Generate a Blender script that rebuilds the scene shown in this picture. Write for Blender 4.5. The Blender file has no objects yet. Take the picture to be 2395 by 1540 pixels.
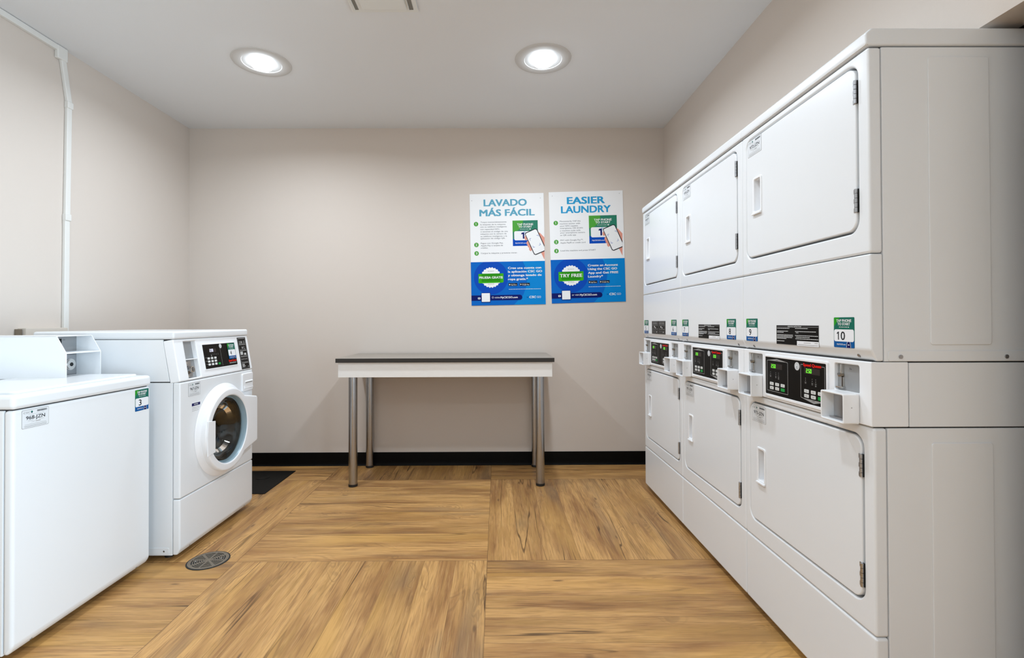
import bpy, bmesh, math, random
from mathutils import Vector, Matrix, geometry

random.seed(7)
C = bpy.context.scene.collection
SC = bpy.context.scene
PI = math.pi

# ------------------------------------------------------------------ camera
CAM_F, CAM_H, CAM_YAW, CAM_PITCH, CAM_ROLL, CAM_CX, CAM_CY = 1133.92, 1.145, 0.0049, 0.0086, -0.0033, 1169.42, 744.64
def camera():
    cy, sy, cp, sp = math.cos(CAM_YAW), math.sin(CAM_YAW), math.cos(CAM_PITCH), math.sin(CAM_PITCH)
    cr, sr = math.cos(CAM_ROLL), math.sin(CAM_ROLL)
    fwd = Vector((sy*cp, cy*cp, sp)); right = Vector((cy, -sy, 0)); up = right.cross(fwd)
    r = right*cr + up*sr; u = -right*sr + up*cr
    m = Matrix((r, u, -fwd)).transposed().to_4x4()
    m.translation = Vector((0, 0, CAM_H))
    cd = bpy.data.cameras.new('camera'); co = bpy.data.objects.new('camera', cd); C.objects.link(co)
    cd.sensor_fit = 'HORIZONTAL'; cd.sensor_width = 36; cd.lens = 36*CAM_F/2395
    cd.shift_x = (1197.5-CAM_CX)/2395; cd.shift_y = (CAM_CY-770)/2395
    cd.clip_start = 0.05
    co.matrix_world = m
    SC.camera = co
camera()

# ------------------------------------------------------------------ world, exposure, big lights
SC.view_settings.view_transform = 'Standard'
SC.view_settings.look = 'None'
SC.view_settings.gamma = 1
SC.view_settings.use_curve_mapping = False
SC.view_settings.exposure = 0.66
W = bpy.data.worlds.new('world'); SC.world = W; W.use_nodes = True
W.node_tree.nodes['Background'].inputs[0].default_value = (0.75, 0.86, 1.0, 1)
W.node_tree.nodes['Background'].inputs[1].default_value = 1.0

LAMP_W = 9.2          # each ceiling lamp
DAY_W = 58.0           # daylight coming through the glazed door in the right wall, beside the camera
def area(name, loc, rot, size, power, col, shape='DISK', size_y=None, spread=PI):
    l = bpy.data.lights.new(name, 'AREA'); l.shape = shape; l.size = size
    if size_y: l.size_y = size_y
    l.energy = power; l.color = col; l.spread = spread
    o = bpy.data.objects.new(name, l); C.objects.link(o); o.location = loc; o.rotation_euler = rot
    return o
area('daylight', (1.50, -0.45, 1.08), (PI/2, 0, PI/2), 1.46, DAY_W, (0.62, 0.83, 1.0), 'RECTANGLE', 1.92, spread=math.radians(118))

# ------------------------------------------------------------------ room numbers
XL, XR, YB, YF, H = -2.4808, 1.3479, 3.909, -1.62, 2.7166
XD, Y0, DW = 1.0117, 1.3091, 0.683
BX, BY, BS = -0.0531, 3.5432, 1.203

# ------------------------------------------------------------------ materials
def mat(name, col, rough=0.5, metal=0.0, spec=0.5, coat=0.0, emis=None, estr=0.0, trans=0.0, ior=1.45, bump=None):
    m = bpy.data.materials.new(name); m.use_nodes = True
    nt = m.node_tree; b = nt.nodes['Principled BSDF']
    b.inputs['Base Color'].default_value = (*col, 1); b.inputs['Roughness'].default_value = rough
    b.inputs['Metallic'].default_value = metal; b.inputs['Specular IOR Level'].default_value = spec
    b.inputs['Coat Weight'].default_value = coat; b.inputs['IOR'].default_value = ior
    b.inputs['Transmission Weight'].default_value = trans
    if emis: b.inputs['Emission Color'].default_value = (*emis, 1); b.inputs['Emission Strength'].default_value = estr
    if bump:
        sc, st, dist = bump
        tc = nt.nodes.new('ShaderNodeTexCoord'); n = nt.nodes.new('ShaderNodeTexNoise'); n.inputs['Scale'].default_value = sc
        n.inputs['Detail'].default_value = 3
        bp = nt.nodes.new('ShaderNodeBump'); bp.inputs['Strength'].default_value = st; bp.inputs['Distance'].default_value = dist
        nt.links.new(tc.outputs['Object'], n.inputs['Vector']); nt.links.new(n.outputs['Fac'], bp.inputs['Height'])
        nt.links.new(bp.outputs['Normal'], b.inputs['Normal'])
    return m
def srgb(r, g, b):
    f = lambda c: (c/255/12.92) if c/255 <= 0.04045 else ((c/255+0.055)/1.055)**2.4
    return (f(r), f(g), f(b))

M = {}
M['wall'] = mat('wall_paint', srgb(213, 202, 192), 0.75, spec=0.25, bump=(260, 0.12, 0.002))
M['ceil'] = mat('ceiling_paint', srgb(228, 230, 232), 0.9, spec=0.2, bump=(200, 0.1, 0.002))
M['enamel'] = mat('white_enamel', srgb(232, 233, 234), 0.24, spec=0.5)
M['enamel2'] = mat('white_satin_enamel', srgb(236, 237, 238), 0.38, spec=0.5, bump=(500, 0.05, 0.0005))
M['plastic'] = mat('white_plastic', srgb(240, 240, 241), 0.3)
M['gap'] = mat('dark_gap', (0.02, 0.02, 0.02), 0.8)
M['zinc'] = mat('grey_plate', srgb(158, 158, 158), 0.42, metal=0.3)
M['steel'] = mat('brushed_steel', (0.42, 0.42, 0.43), 0.28, metal=1.0)
M['chrome'] = mat('chrome', (0.72, 0.70, 0.67), 0.14, metal=1.0)
M['brass'] = mat('tarnished_brass', srgb(176, 160, 140), 0.2, metal=1.0)
M['black'] = mat('black_plastic', (0.012, 0.011, 0.010), 0.35)
M['panelblack'] = mat('panel_black', (0.006, 0.005, 0.004), 0.45, spec=0.12)
M['lcd'] = mat('display_window', (0.028, 0.020, 0.018), 0.3, spec=0.2)
M['green_led'] = mat('green_led', (0.1, 0.5, 0.05), 0.5, emis=(0.16, 0.95, 0.01), estr=0.85)
M['white_led'] = mat('white_led', (0.5, 0.5, 0.7), 0.5, emis=(0.75, 0.78, 1.0), estr=1.0)
M['print_white'] = mat('print_white', (0.80, 0.80, 0.79), 0.5, spec=0.15)
M['print_grey'] = mat('print_grey', (0.35, 0.34, 0.33), 0.5, spec=0.15)
M['print_black'] = mat('print_black', (0.015, 0.015, 0.02), 0.5, spec=0.15)
M['print_red'] = mat('print_red', srgb(235, 28, 15), 0.5, spec=0.15)
M['print_navy'] = mat('print_navy', srgb(14, 16, 84), 0.5, spec=0.15)
M['btn_white'] = mat('button_white', (0.72, 0.72, 0.70), 0.5)
M['btn_green'] = mat('button_green', srgb(0, 150, 60), 0.5)
M['stk_teal'] = mat('sticker_teal', srgb(20, 104, 86), 0.4, spec=0.15)
M['stk_green'] = mat('sticker_green', srgb(40, 150, 30), 0.4, spec=0.15)
M['stk_blue'] = mat('sticker_blue', srgb(6, 84, 150), 0.4, spec=0.15)
M['stk_white'] = mat('sticker_white', srgb(236, 236, 238), 0.4)
M['label'] = mat('label_silver', srgb(222, 224, 226), 0.35)
M['p_white'] = mat('poster_white', srgb(240, 240, 240), 0.5)
M['p_blue1'] = mat('poster_blue', srgb(0, 100, 190), 0.5, spec=0.15)
M['p_blue2'] = mat('poster_deep_blue', srgb(0, 72, 178), 0.45, spec=0.15)
M['p_blue3'] = mat('poster_light_blue', srgb(0, 130, 204), 0.45, spec=0.15)
M['p_navy'] = mat('poster_navy', srgb(2, 20, 98), 0.45, spec=0.15)
M['p_title'] = mat('poster_title_blue', srgb(45, 155, 205), 0.45, spec=0.15)
M['p_title2'] = mat('poster_title_teal', srgb(96, 165, 190), 0.45, spec=0.15)
M['p_green'] = mat('poster_green', srgb(78, 160, 60), 0.45, spec=0.15)
M['p_banner'] = mat('poster_banner_green', srgb(58, 170, 20), 0.45, spec=0.15)
M['p_bannerd'] = mat('poster_banner_dark', srgb(40, 140, 10), 0.45, spec=0.15)
M['p_teal'] = mat('poster_teal', srgb(45, 125, 100), 0.45, spec=0.15)
M['p_skin'] = mat('poster_skin', srgb(224, 150, 130), 0.45)
M['p_grey'] = mat('poster_grey_text', srgb(95, 98, 105), 0.5)
M['base'] = mat('cove_base_black', (0.0025, 0.0025, 0.0025), 0.5, spec=0.12)
M['table_top'] = mat('dark_laminate', srgb(154, 145, 134), 0.35)
M['table_edge'] = mat('black_edge_band', srgb(44, 40, 36), 0.45)
M['apron'] = mat('white_laminate', srgb(236, 233, 229), 0.4)
M['rubber'] = mat('rubber', (0.012, 0.012, 0.012), 0.5)
M['mat_rubber'] = mat('mat_rubber', (0.004, 0.004, 0.0035), 0.5, spec=0.15, bump=(40, 0.2, 0.002))
M['conduit'] = mat('raceway_white', srgb(226, 224, 219), 0.45)
M['boxbeige'] = mat('box_beige', srgb(214, 204, 192), 0.5)
M['drain'] = mat('drain_metal', srgb(142, 132, 118), 0.4, metal=0.7)
M['lens'] = mat('lamp_lens', (1, 1, 1), 0.5, emis=(0.80, 0.90, 1.0), estr=11.0)
M['trim'] = mat('lamp_trim', srgb(205, 204, 202), 0.6)
M['reflector'] = mat('lamp_reflector', srgb(196, 195, 193), 0.5)
M['vent'] = mat('vent_white', srgb(228, 229, 226), 0.7)
M['slot'] = mat('vent_slot', srgb(128, 126, 118), 0.7)
M['glass'] = mat('door_glass', (0.80, 0.90, 0.90), 0.01, trans=1.0, ior=1.5)
M['drum'] = mat('drum_steel', (0.012, 0.012, 0.014), 0.22, metal=0.25)
M['gasket'] = mat('gasket', srgb(150, 172, 182), 0.3)
M['daydoor'] = mat('door_frame_paint', srgb(90, 86, 80), 0.5)

def legs_material():
    m = bpy.data.materials.new('leg_brushed_nickel'); m.use_nodes = True; nt = m.node_tree; b = nt.nodes['Principled BSDF']
    b.inputs['Metallic'].default_value = 1; b.inputs['Roughness'].default_value = 0.26
    b.inputs['Base Color'].default_value = (*srgb(172, 173, 175), 1)
    return m
M['leg'] = legs_material()

# --- wood floor: square blocks of planks, the grain turning by 90 degrees from block to block
class ND:
    def __init__(s, nt): s.nt = nt
    def lk(s, a, b):
        if isinstance(a, (int, float)): b.default_value = a
        else: s.nt.links.new(a, b)
    def m(s, op, a, b=0.0, c=None):
        n = s.nt.nodes.new('ShaderNodeMath'); n.operation = op
        s.lk(a, n.inputs[0]); s.lk(b, n.inputs[1])
        if c is not None: s.lk(c, n.inputs[2])
        return n.outputs[0]
    def comb(s, x, y, z):
        n = s.nt.nodes.new('ShaderNodeCombineXYZ'); s.lk(x, n.inputs[0]); s.lk(y, n.inputs[1]); s.lk(z, n.inputs[2]); return n.outputs[0]
    def noise(s, vec, scale, detail=4, rough=0.5, dist=0.0):
        n = s.nt.nodes.new('ShaderNodeTexNoise'); s.nt.links.new(vec, n.inputs['Vector']); n.inputs['Scale'].default_value = scale
        n.inputs['Detail'].default_value = detail; n.inputs['Roughness'].default_value = rough; n.inputs['Distortion'].default_value = dist
        return n.outputs['Fac']
    def mix(s, f, a, b, mode='MIX'):
        n = s.nt.nodes.new('ShaderNodeMix'); n.data_type = 'RGBA'; n.blend_type = mode
        s.lk(f, n.inputs[0])
        for v, i in ((a, 6), (b, 7)):
            if isinstance(v, tuple): n.inputs[i].default_value = (*v, 1)
            else: s.nt.links.new(v, n.inputs[i])
        return n.outputs[2]
    def ss(s, x, lo, hi):
        n = s.nt.nodes.new('ShaderNodeMapRange'); n.interpolation_type = 'SMOOTHSTEP'; s.lk(x, n.inputs[0])
        n.inputs[1].default_value = lo; n.inputs[2].default_value = hi; return n.outputs[0]

def floor_material():
    m = bpy.data.materials.new('wood_block_floor'); m.use_nodes = True; nt = m.node_tree; b = nt.nodes['Principled BSDF']; d = ND(nt)
    tc = nt.nodes.new('ShaderNodeTexCoord'); sp = nt.nodes.new('ShaderNodeSeparateXYZ'); nt.links.new(tc.outputs['Object'], sp.inputs[0])
    gx = d.m('DIVIDE', d.m('SUBTRACT', sp.outputs[0], BX), BS); gy = d.m('DIVIDE', d.m('SUBTRACT', sp.outputs[1], BY), BS)
    ix = d.m('FLOOR', gx); iy = d.m('FLOOR', gy)
    fx = d.m('MULTIPLY', d.m('FRACT', gx), BS); fy = d.m('MULTIPLY', d.m('FRACT', gy), BS)
    par = d.m('FLOORED_MODULO', d.m('ADD', ix, iy), 2.0)           # 0: grain along x, 1: grain along y
    inv = d.m('SUBTRACT', 1.0, par)
    al = d.m('ADD', d.m('MULTIPLY', fy, par), d.m('MULTIPLY', fx, inv))
    ac = d.m('ADD', d.m('MULTIPLY', fx, par), d.m('MULTIPLY', fy, inv))
    pw = BS/8
    pc = d.m('DIVIDE', ac, pw); pid = d.m('FLOOR', pc); pf = d.m('FRACT', pc)
    wn = nt.nodes.new('ShaderNodeTexWhiteNoise'); wn.noise_dimensions = '3D'
    nt.links.new(d.comb(d.m('ADD', ix, 0.37), d.m('ADD', iy, 0.61), d.m('ADD', pid, 0.23)), wn.inputs['Vector'])
    rs = nt.nodes.new('ShaderNodeSeparateColor'); nt.links.new(wn.outputs['Color'], rs.inputs[0])
    r1, r2, r3 = rs.outputs[0], rs.outputs[1], rs.outputs[2]
    o1 = d.m('MULTIPLY', r1, 37.0); o2 = d.m('MULTIPLY', r2, 19.0)
    def V(sa, sc, off=0.0):
        return d.comb(d.m('ADD', d.m('MULTIPLY', al, sa), o1), d.m('ADD', d.m('MULTIPLY', ac, sc), d.m('ADD', o2, off)), r3)
    big = d.noise(V(1.6, 9.0), 1.0, 3, 0.55, 0.4)
    med = d.noise(V(3.0, 34.0, 5.0), 1.0, 4, 0.6, 0.6)
    fine = d.noise(V(7.0, 190.0, 9.0), 1.0, 3, 0.6, 0.3)
    swirl = d.noise(V(2.2, 7.0, 14.0), 1.0, 2, 0.4, 0.8)
    crk = d.noise(V(0.42, 8.5, 21.0), 1.0, 3, 0.42, 0.12)
    rings = d.m('SINE', d.m('MULTIPLY', swirl, 120.0))
    base = d.mix(d.ss(big, 0.34, 0.64), srgb(156, 112, 70), srgb(212, 164, 106))
    base = d.mix(d.ss(med, 0.40, 0.72), base, srgb(174, 132, 80))
    base = d.mix(d.m('MULTIPLY', d.ss(med, 0.50, 0.30), 0.48), base, srgb(124, 86, 50))
    base = d.mix(d.m('MULTIPLY', d.ss(fine, 0.52, 0.30), 0.42), base, srgb(104, 74, 46))
    base = d.mix(d.m('MULTIPLY', d.ss(fine, 0.56, 0.74), 0.40), base, srgb(212, 176, 126))
    gm = d.m('MULTIPLY', d.ss(swirl, 0.54, 0.68), d.ss(rings, -0.2, 0.9))
    base = d.mix(d.m('MULTIPLY', gm, 0.32), base, srgb(112, 84, 56))
    grey = d.noise(V(1.2, 5.0, 33.0), 1.0, 2, 0.5, 0.3)
    base = d.mix(d.m('MULTIPLY', d.ss(grey, 0.56, 0.74), 0.34), base, srgb(112, 98, 82))
    gold = d.noise(V(0.9, 4.0, 41.0), 1.0, 2, 0.5, 0.3)
    base = d.mix(d.m('MULTIPLY', d.ss(gold, 0.54, 0.74), 0.45), base, srgb(206, 158, 88))
    # long wavy checks in the wood
    dist = d.m('ABSOLUTE', d.m('SUBTRACT', crk, 0.53))
    brk = d.ss(d.noise(V(1.5, 2.0, 55.0), 1.0, 2), 0.47, 0.58)
    cm = d.m('MULTIPLY', d.ss(dist, 0.0085, 0.0015), brk)
    base = d.mix(d.m('MULTIPLY', cm, 0.80), base, srgb(70, 46, 26))
    # knots
    vo = nt.nodes.new('ShaderNodeTexVoronoi'); nt.links.new(V(2.6, 9.0, 3.0), vo.inputs['Vector']); vo.inputs['Scale'].default_value = 1.0
    kn = d.ss(vo.outputs['Distance'], 0.085, 0.03)
    base = d.mix(d.m('MULTIPLY', kn, 0.62), base, srgb(86, 62, 44))
    # plank tone, plank joints, block joints
    tone = d.m('ADD', 0.92, d.m('MULTIPLY', r3, 0.15))
    tn = nt.nodes.new('ShaderNodeHueSaturation'); nt.links.new(base, tn.inputs['Color']); nt.links.new(tone, tn.inputs['Value']); tn.inputs['Saturation'].default_value = 1.03
    base = tn.outputs[0]
    e = d.m('MULTIPLY', d.m('MINIMUM', pf, d.m('SUBTRACT', 1.0, pf)), pw)
    jn = d.ss(e, 0.0022, 0.0006)
    base = d.mix(d.m('MULTIPLY', jn, 0.20), base, srgb(84, 58, 36))
    ee = d.m('MINIMUM', d.m('MINIMUM', fx, d.m('SUBTRACT', BS, fx)), d.m('MINIMUM', fy, d.m('SUBTRACT', BS, fy)))
    jb = d.ss(ee, 0.0030, 0.0008)
    base = d.mix(d.m('MULTIPLY', jb, 0.38), base, srgb(84, 58, 36))
    nt.links.new(base, b.inputs['Base Color'])
    b.inputs['Specular IOR Level'].default_value = 0.4
    nt.links.new(d.m('ADD', 0.36, d.m('MULTIPLY', fine, 0.16)), b.inputs['Roughness'])
    hgt = d.m('SUBTRACT', d.m('MULTIPLY', fine, 0.25), d.m('ADD', d.m('MULTIPLY', cm, 0.6), d.m('ADD', jn, jb)))
    bp = nt.nodes.new('ShaderNodeBump'); bp.inputs['Strength'].default_value = 0.35; bp.inputs['Distance'].default_value = 0.0015
    nt.links.new(hgt, bp.inputs['Height']); nt.links.new(bp.outputs['Normal'], b.inputs['Normal'])
    return m
M['floor'] = floor_material()

# ------------------------------------------------------------------ helpers
def tag(o, label=None, cat=None, group=None, kind=None):
    if label: o['label'] = label
    if cat: o['category'] = cat
    if group: o['group'] = group
    if kind: o['kind'] = kind
    return o
def empty(name, loc=(0, 0, 0), rz=0.0, **k):
    o = bpy.data.objects.new(name, None); C.objects.link(o); o.location = loc; o.rotation_euler = (0, 0, rz)
    o.empty_display_size = 0.1
    return tag(o, **k)
def copy_tree(o, parent=None):
    c = o.copy(); C.objects.link(c); c.parent = parent
    for ch in list(o.children): copy_tree(ch, c)
    return c

class MB:
    def __init__(s): s.v = []; s.f = []; s.mi = []; s.mats = []
    def slot(s, m):
        m = M[m] if isinstance(m, str) else m
        if m not in s.mats: s.mats.append(m)
        return s.mats.index(m)
    def raw(s, vs, fs, m, mx=None):
        k = len(s.v); i = s.slot(m)
        for v in vs:
            v = Vector(v); s.v.append(tuple(mx @ v) if mx else tuple(v))
        for f in fs: s.f.append([k+a for a in f]); s.mi.append(i)
    def bm(s, b, m, mx=None):
        b.verts.index_update(); s.raw([v.co for v in b.verts], [[v.index for v in f.verts] for f in b.faces], m, mx); b.free()
    def box(s, x0, x1, y0, y1, z0, z1, m, bev=0.0, seg=2, mx=None):
        b = bmesh.new(); bmesh.ops.create_cube(b, size=1)
        for v in b.verts: v.co = Vector(((x0+x1)/2+v.co.x*(x1-x0), (y0+y1)/2+v.co.y*(y1-y0), (z0+z1)/2+v.co.z*(z1-z0)))
        if bev: bmesh.ops.bevel(b, geom=b.edges[:], offset=bev, segments=seg, affect='EDGES', profile=0.5)
        s.bm(b, m, mx); return s
    def prism(s, prof, x0, x1, m, bev=0.0, seg=2, mx=None):      # profile in (y, z), extruded along x
        b = bmesh.new(); n = len(prof)
        A = [b.verts.new((x0, p[0], p[1])) for p in prof]; B = [b.verts.new((x1, p[0], p[1])) for p in prof]
        b.faces.new(A); b.faces.new(B[::-1])
        for i in range(n): b.faces.new((A[i], B[i], B[(i+1) % n], A[(i+1) % n]))
        bmesh.ops.recalc_face_normals(b, faces=b.faces[:])
        if bev: bmesh.ops.bevel(b, geom=b.edges[:], offset=bev, segments=seg, affect='EDGES', profile=0.5)
        s.bm(b, m, mx); return s
    def cyl(s, p, axis, r, h, m, seg=24, r2=None, bev=0.0, mx=None):   # from p along axis
        b = bmesh.new(); bmesh.ops.create_cone(b, cap_ends=True, segments=seg, radius1=r, radius2=r if r2 is None else r2, depth=h)
        if bev: bmesh.ops.bevel(b, geom=[e for e in b.edges if len(e.link_faces) == 2 and any(len(f.verts) > 4 for f in e.link_faces)], offset=bev, segments=2, affect='EDGES')
        q = Vector((0, 0, 1)).rotation_difference(Vector(axis).normalized()).to_matrix().to_4x4()
        mm = Matrix.Translation(Vector(p)) @ q @ Matrix.Translation((0, 0, h/2))
        s.bm(b, m, (mx @ mm) if mx else mm); return s
    def lathe(s, prof, m, seg=40, mx=None):          # profile (r, h), turned about local z
        vs = []; fs = []; n = len(prof)
        for i in range(seg):
            a = 2*PI*i/seg
            for r, h in prof: vs.append((r*math.cos(a), r*math.sin(a), h))
        for i in range(seg):
            j = (i+1) % seg
            for k in range(n-1): fs.append((i*n+k, j*n+k, j*n+k+1, i*n+k+1))
        s.raw(vs, fs, m, mx); return s
    def plate(s, loops, y0, y1, m, bev=0.0, res=2, mx=None):      # loops of (x, z); first is the outline, the rest are holes; y0 front, y1 back
        vs, fs = plate_geo(loops, y0, y1, bev, res); s.raw(vs, fs, m, mx); return s
    def build(s, name, parent=None, smooth=38, wn=True, **k):
        me = bpy.data.meshes.new(name); me.from_pydata(s.v, [], s.f)
        for m in s.mats: me.materials.append(m)
        me.polygons.foreach_set('material_index', s.mi); me.update()
        if smooth:
            me.polygons.foreach_set('use_smooth', [True]*len(me.polygons)); me.set_sharp_from_angle(angle=math.radians(smooth))
        o = bpy.data.objects.new(name, me); C.objects.link(o); o.parent = parent
        if smooth and wn:
            w = o.modifiers.new('wn', 'WEIGHTED_NORMAL'); w.keep_sharp = True; w.weight = 100
        return tag(o, **k)

def rrect(x0, z0, x1, z1, r=0.0, n=6):
    if r <= 0: return [(x0, z0), (x1, z0), (x1, z1), (x0, z1)]
    out = []
    for cx, cz, a in ((x1-r, z0+r, -PI/2), (x1-r, z1-r, 0), (x0+r, z1-r, PI/2), (x0+r, z0+r, PI)):
        for i in range(n+1): out.append((cx+r*math.cos(a+PI/2*i/n), cz+r*math.sin(a+PI/2*i/n)))
    return out
def circ(cx, cz, r, n=48): return [(cx+r*math.cos(2*PI*i/n), cz+r*math.sin(2*PI*i/n)) for i in range(n)]

def curve_mesh(cu):
    o = bpy.data.objects.new('tmp', cu); C.objects.link(o)
    dg = bpy.context.evaluated_depsgraph_get(); dg.update()
    me = bpy.data.meshes.new_from_object(o.evaluated_get(dg))
    bpy.data.objects.remove(o); bpy.data.curves.remove(cu)
    return me
def plate_geo(loops, y0, y1, bev, res):
    cu = bpy.data.curves.new('tmp', 'CURVE'); cu.dimensions = '2D'; cu.fill_mode = 'BOTH'
    t = y1-y0; cu.extrude = max(t/2-bev, 0.0); cu.bevel_depth = bev; cu.bevel_resolution = res; cu.offset = -bev
    for lp in loops:
        sp = cu.splines.new('POLY'); sp.points.add(len(lp)-1)
        for p, (x, z) in zip(sp.points, lp): p.co = (x, z, 0, 1)
        sp.use_cyclic_u = True
    me = curve_mesh(cu)
    b = bmesh.new(); b.from_mesh(me); bpy.data.meshes.remove(me)
    bmesh.ops.remove_doubles(b, verts=b.verts[:], dist=1e-5)
    b.verts.index_update()
    yc = (y0+y1)/2
    vs = [(v.co.x, yc-v.co.z, v.co.y) for v in b.verts]; fs = [[v.index for v in f.verts] for f in b.faces]
    b.free(); return vs, fs

_txt = {}
def text_geo(s, bold):
    k = (s, bold)
    if k not in _txt:
        cu = bpy.data.curves.new('tmp', 'FONT'); cu.body = s; cu.size = 1; cu.resolution_u = 3; cu.offset = bold
        cu.fill_mode = 'FRONT' if hasattr(cu, 'fill_mode') else cu.fill_mode
        me = curve_mesh(cu)
        vs = [(v.co.x, v.co.y) for v in me.vertices]; fs = [tuple(p.vertices) for p in me.polygons]
        bpy.data.meshes.remove(me)
        x0 = min((v[0] for v in vs), default=0); x1 = max((v[0] for v in vs), default=1)
        _txt[k] = (vs, fs, x0, x1)
    return _txt[k]
_cap = []
def cap_h():
    if not _cap:
        vs = text_geo('H', 0.0)[0]; _cap.append(max(v[1] for v in vs))
    return _cap[0]

EPS = 0.00016
class Decal:
    """Printed flat thing: (u, v) metres in its own plane, layers stacked by a hair. Faces -y."""
    def __init__(s): s.mb = MB(); s.n = 0
    def poly(s, pts, m, lay=1):
        t = geometry.tessellate_polygon([[Vector((p[0], p[1], 0)) for p in pts]])
        y = -lay*EPS
        vs = [(p[0], y, p[1]) for p in pts]; fs = []
        for a, b, c in t:
            n = (Vector(vs[b])-Vector(vs[a])).cross(Vector(vs[c])-Vector(vs[a]))
            fs.append((a, b, c) if n.y < 0 else (a, c, b))
        s.mb.raw(vs, fs, m)
    def rect(s, x0, z0, x1, z1, m, lay=1, r=0.0): s.poly(rrect(x0, z0, x1, z1, r, 4), m, lay)
    def disc(s, x, z, r, m, lay=1, n=24): s.poly(circ(x, z, r, n), m, lay)
    def frame(s, x0, z0, x1, z1, t, m, lay=1):
        s.rect(x0, z0, x1, z0+t, m, lay); s.rect(x0, z1-t, x1, z1, m, lay); s.rect(x0, z0+t, x0+t, z1-t, m, lay); s.rect(x1-t, z0+t, x1, z1-t, m, lay)
    def line(s, pts, t, m, lay=1):
        for (ax, az), (bx, bz) in zip(pts, pts[1:]):
            d = Vector((bx-ax, bz-az)); d.normalize(); n = Vector((-d.y, d.x))*t/2
            s.poly([(ax-n.x, az-n.y), (bx-n.x, bz-n.y), (bx+n.x, bz+n.y), (ax+n.x, az+n.y)], m, lay)
    def text(s, body, x, z, h, m, w=None, align='l', bold=0.0, lay=2, slant=0.0):
        vs, fs, x0, x1 = text_geo(body, 0.0)
        k = h/cap_h(); kx = k if w is None else w/(x1-x0)
        ww = (x1-x0)*kx
        ox = x - (ww/2 if align == 'c' else ww if align == 'r' else 0)
        offs = [(0, 0)] if not bold else [(0, 0), (-bold, -bold*.5), (bold, bold*.5), (bold, -bold*.5), (-bold, bold*.5)]
        for i, (ax, az) in enumerate(offs):
            s.mb.raw([(ox+(v[0]-x0+ax)*kx+slant*v[1]*k, -(lay+i*0.12)*EPS, z+(v[1]+az)*k) for v in vs], fs, m)
    def plate(s, x0, z0, x1, z1, t, m, r=0.0):
        s.mb.plate([rrect(x0, z0, x1, z1, r, 4)], 0, t, m)
    def one(s, x, z, h, m, lay=3, t=0.16):            # a figure one with its flag, x = centre
        s.poly([(x+t*h*.5, z), (x+t*h*.5, z+h), (x-t*h*.25, z+h), (x-h*.30, z+h*.80), (x-h*.24, z+h*.70), (x-t*h*.5, z+h*.80), (x-t*h*.5, z)], m, lay)
    def digits(s, body, x, z, h, m, lay=3):           # seven-segment figures
        t = h*0.13; w = h*0.52; seg = {'a': (0, h-t, w, h), 'd': (0, 0, w, t), 'g': (0, h/2-t/2, w, h/2+t/2), 'f': (0, h/2, t, h), 'e': (0, 0, t, h/2), 'b': (w-t, h/2, w, h), 'c': (w-t, 0, w, h/2)}
        on = {'2': 'abged', '5': 'afgcd', '0': 'abcdef'}
        for ch in body:
            if ch == '.': s.rect(x-t*.7, z, x+t*.5, z+t*1.2, m, lay); x += t*1.3; continue
            for k, c in enumerate(on[ch]):
                a, b, c2, d = seg[c]; s.rect(x+a, z+b, x+c2, z+d, m, lay+k*0.1)
            x += w+h*0.16
    def build(s, name, parent, mx=None, **k):
        o = s.mb.build(name, parent, smooth=0, **k)
        if mx is not None: o.matrix_local = mx
        return o
def T(x, y, z, rx=0.0, ry=0.0, rz=0.0):
    return Matrix.Translation((x, y, z)) @ Matrix.Rotation(rz, 4, 'Z') @ Matrix.Rotation(ry, 4, 'Y') @ Matrix.Rotation(rx, 4, 'X')

# ------------------------------------------------------------------ the room
def struct(name, mb, **k):
    return mb.build(name, None, smooth=0, kind='structure', **k)
DY0, DY1, DZ = -1.25, 0.35, 2.12
OP0, OP1, OPZ = 1.205, 3.372, 1.963                    # recess in the right wall that takes the dryers
m = MB(); m.box(XL-0.1, 2.3, YF-0.1, YB+0.1, -0.1, 0, 'floor'); struct('floor', m)
m = MB(); m.box(XL-0.1, 2.3, YF-0.1, YB+0.1, H, H+0.1, 'ceil'); struct('ceiling', m)
m = MB(); m.box(XL-0.1, 2.3, YB, YB+0.1, 0, H, 'wall'); struct('wall_back', m)
m = MB(); m.box(XL-0.1, XL, YF-0.1, YB, 0, H, 'wall'); struct('wall_left', m)
m = MB()
m.box(XR, XR+0.11, YF, DY0, 0, H, 'wall'); m.box(XR, XR+0.11, DY1, OP0, 0, H, 'wall'); m.box(XR, XR+0.11, DY0, DY1, DZ, H, 'wall'); m.box(XR, XR+0.11, OP1, YB, 0, H, 'wall'); m.box(XR, XR+0.11, OP0, OP1, OPZ, H, 'wall')
m.box(2.0, 2.1, OP0-0.1, OP1+0.1, 0, H, 'wall'); m.box(XR+0.11, 2.0, OP0-0.1, OP0, 0, H, 'wall'); m.box(XR+0.11, 2.0, OP1, OP1+0.1, 0, H, 'wall')
struct('wall_right', m)
m = MB(); m.box(XL, XR+0.11, YF-0.1, YF, 0, H, 'wall'); struct('wall_front', m)
m = MB(); m.plate([rrect(DY0, 0, DY1, DZ), rrect(DY0+0.07, 0.09, DY1-0.07, DZ-0.07)], 0.02, 0.07, 'daydoor', mx=Matrix.Translation((XR+0.11, 0, 0)) @ Matrix.Rotation(PI/2, 4, 'Z')); struct('door_1', m)
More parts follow.
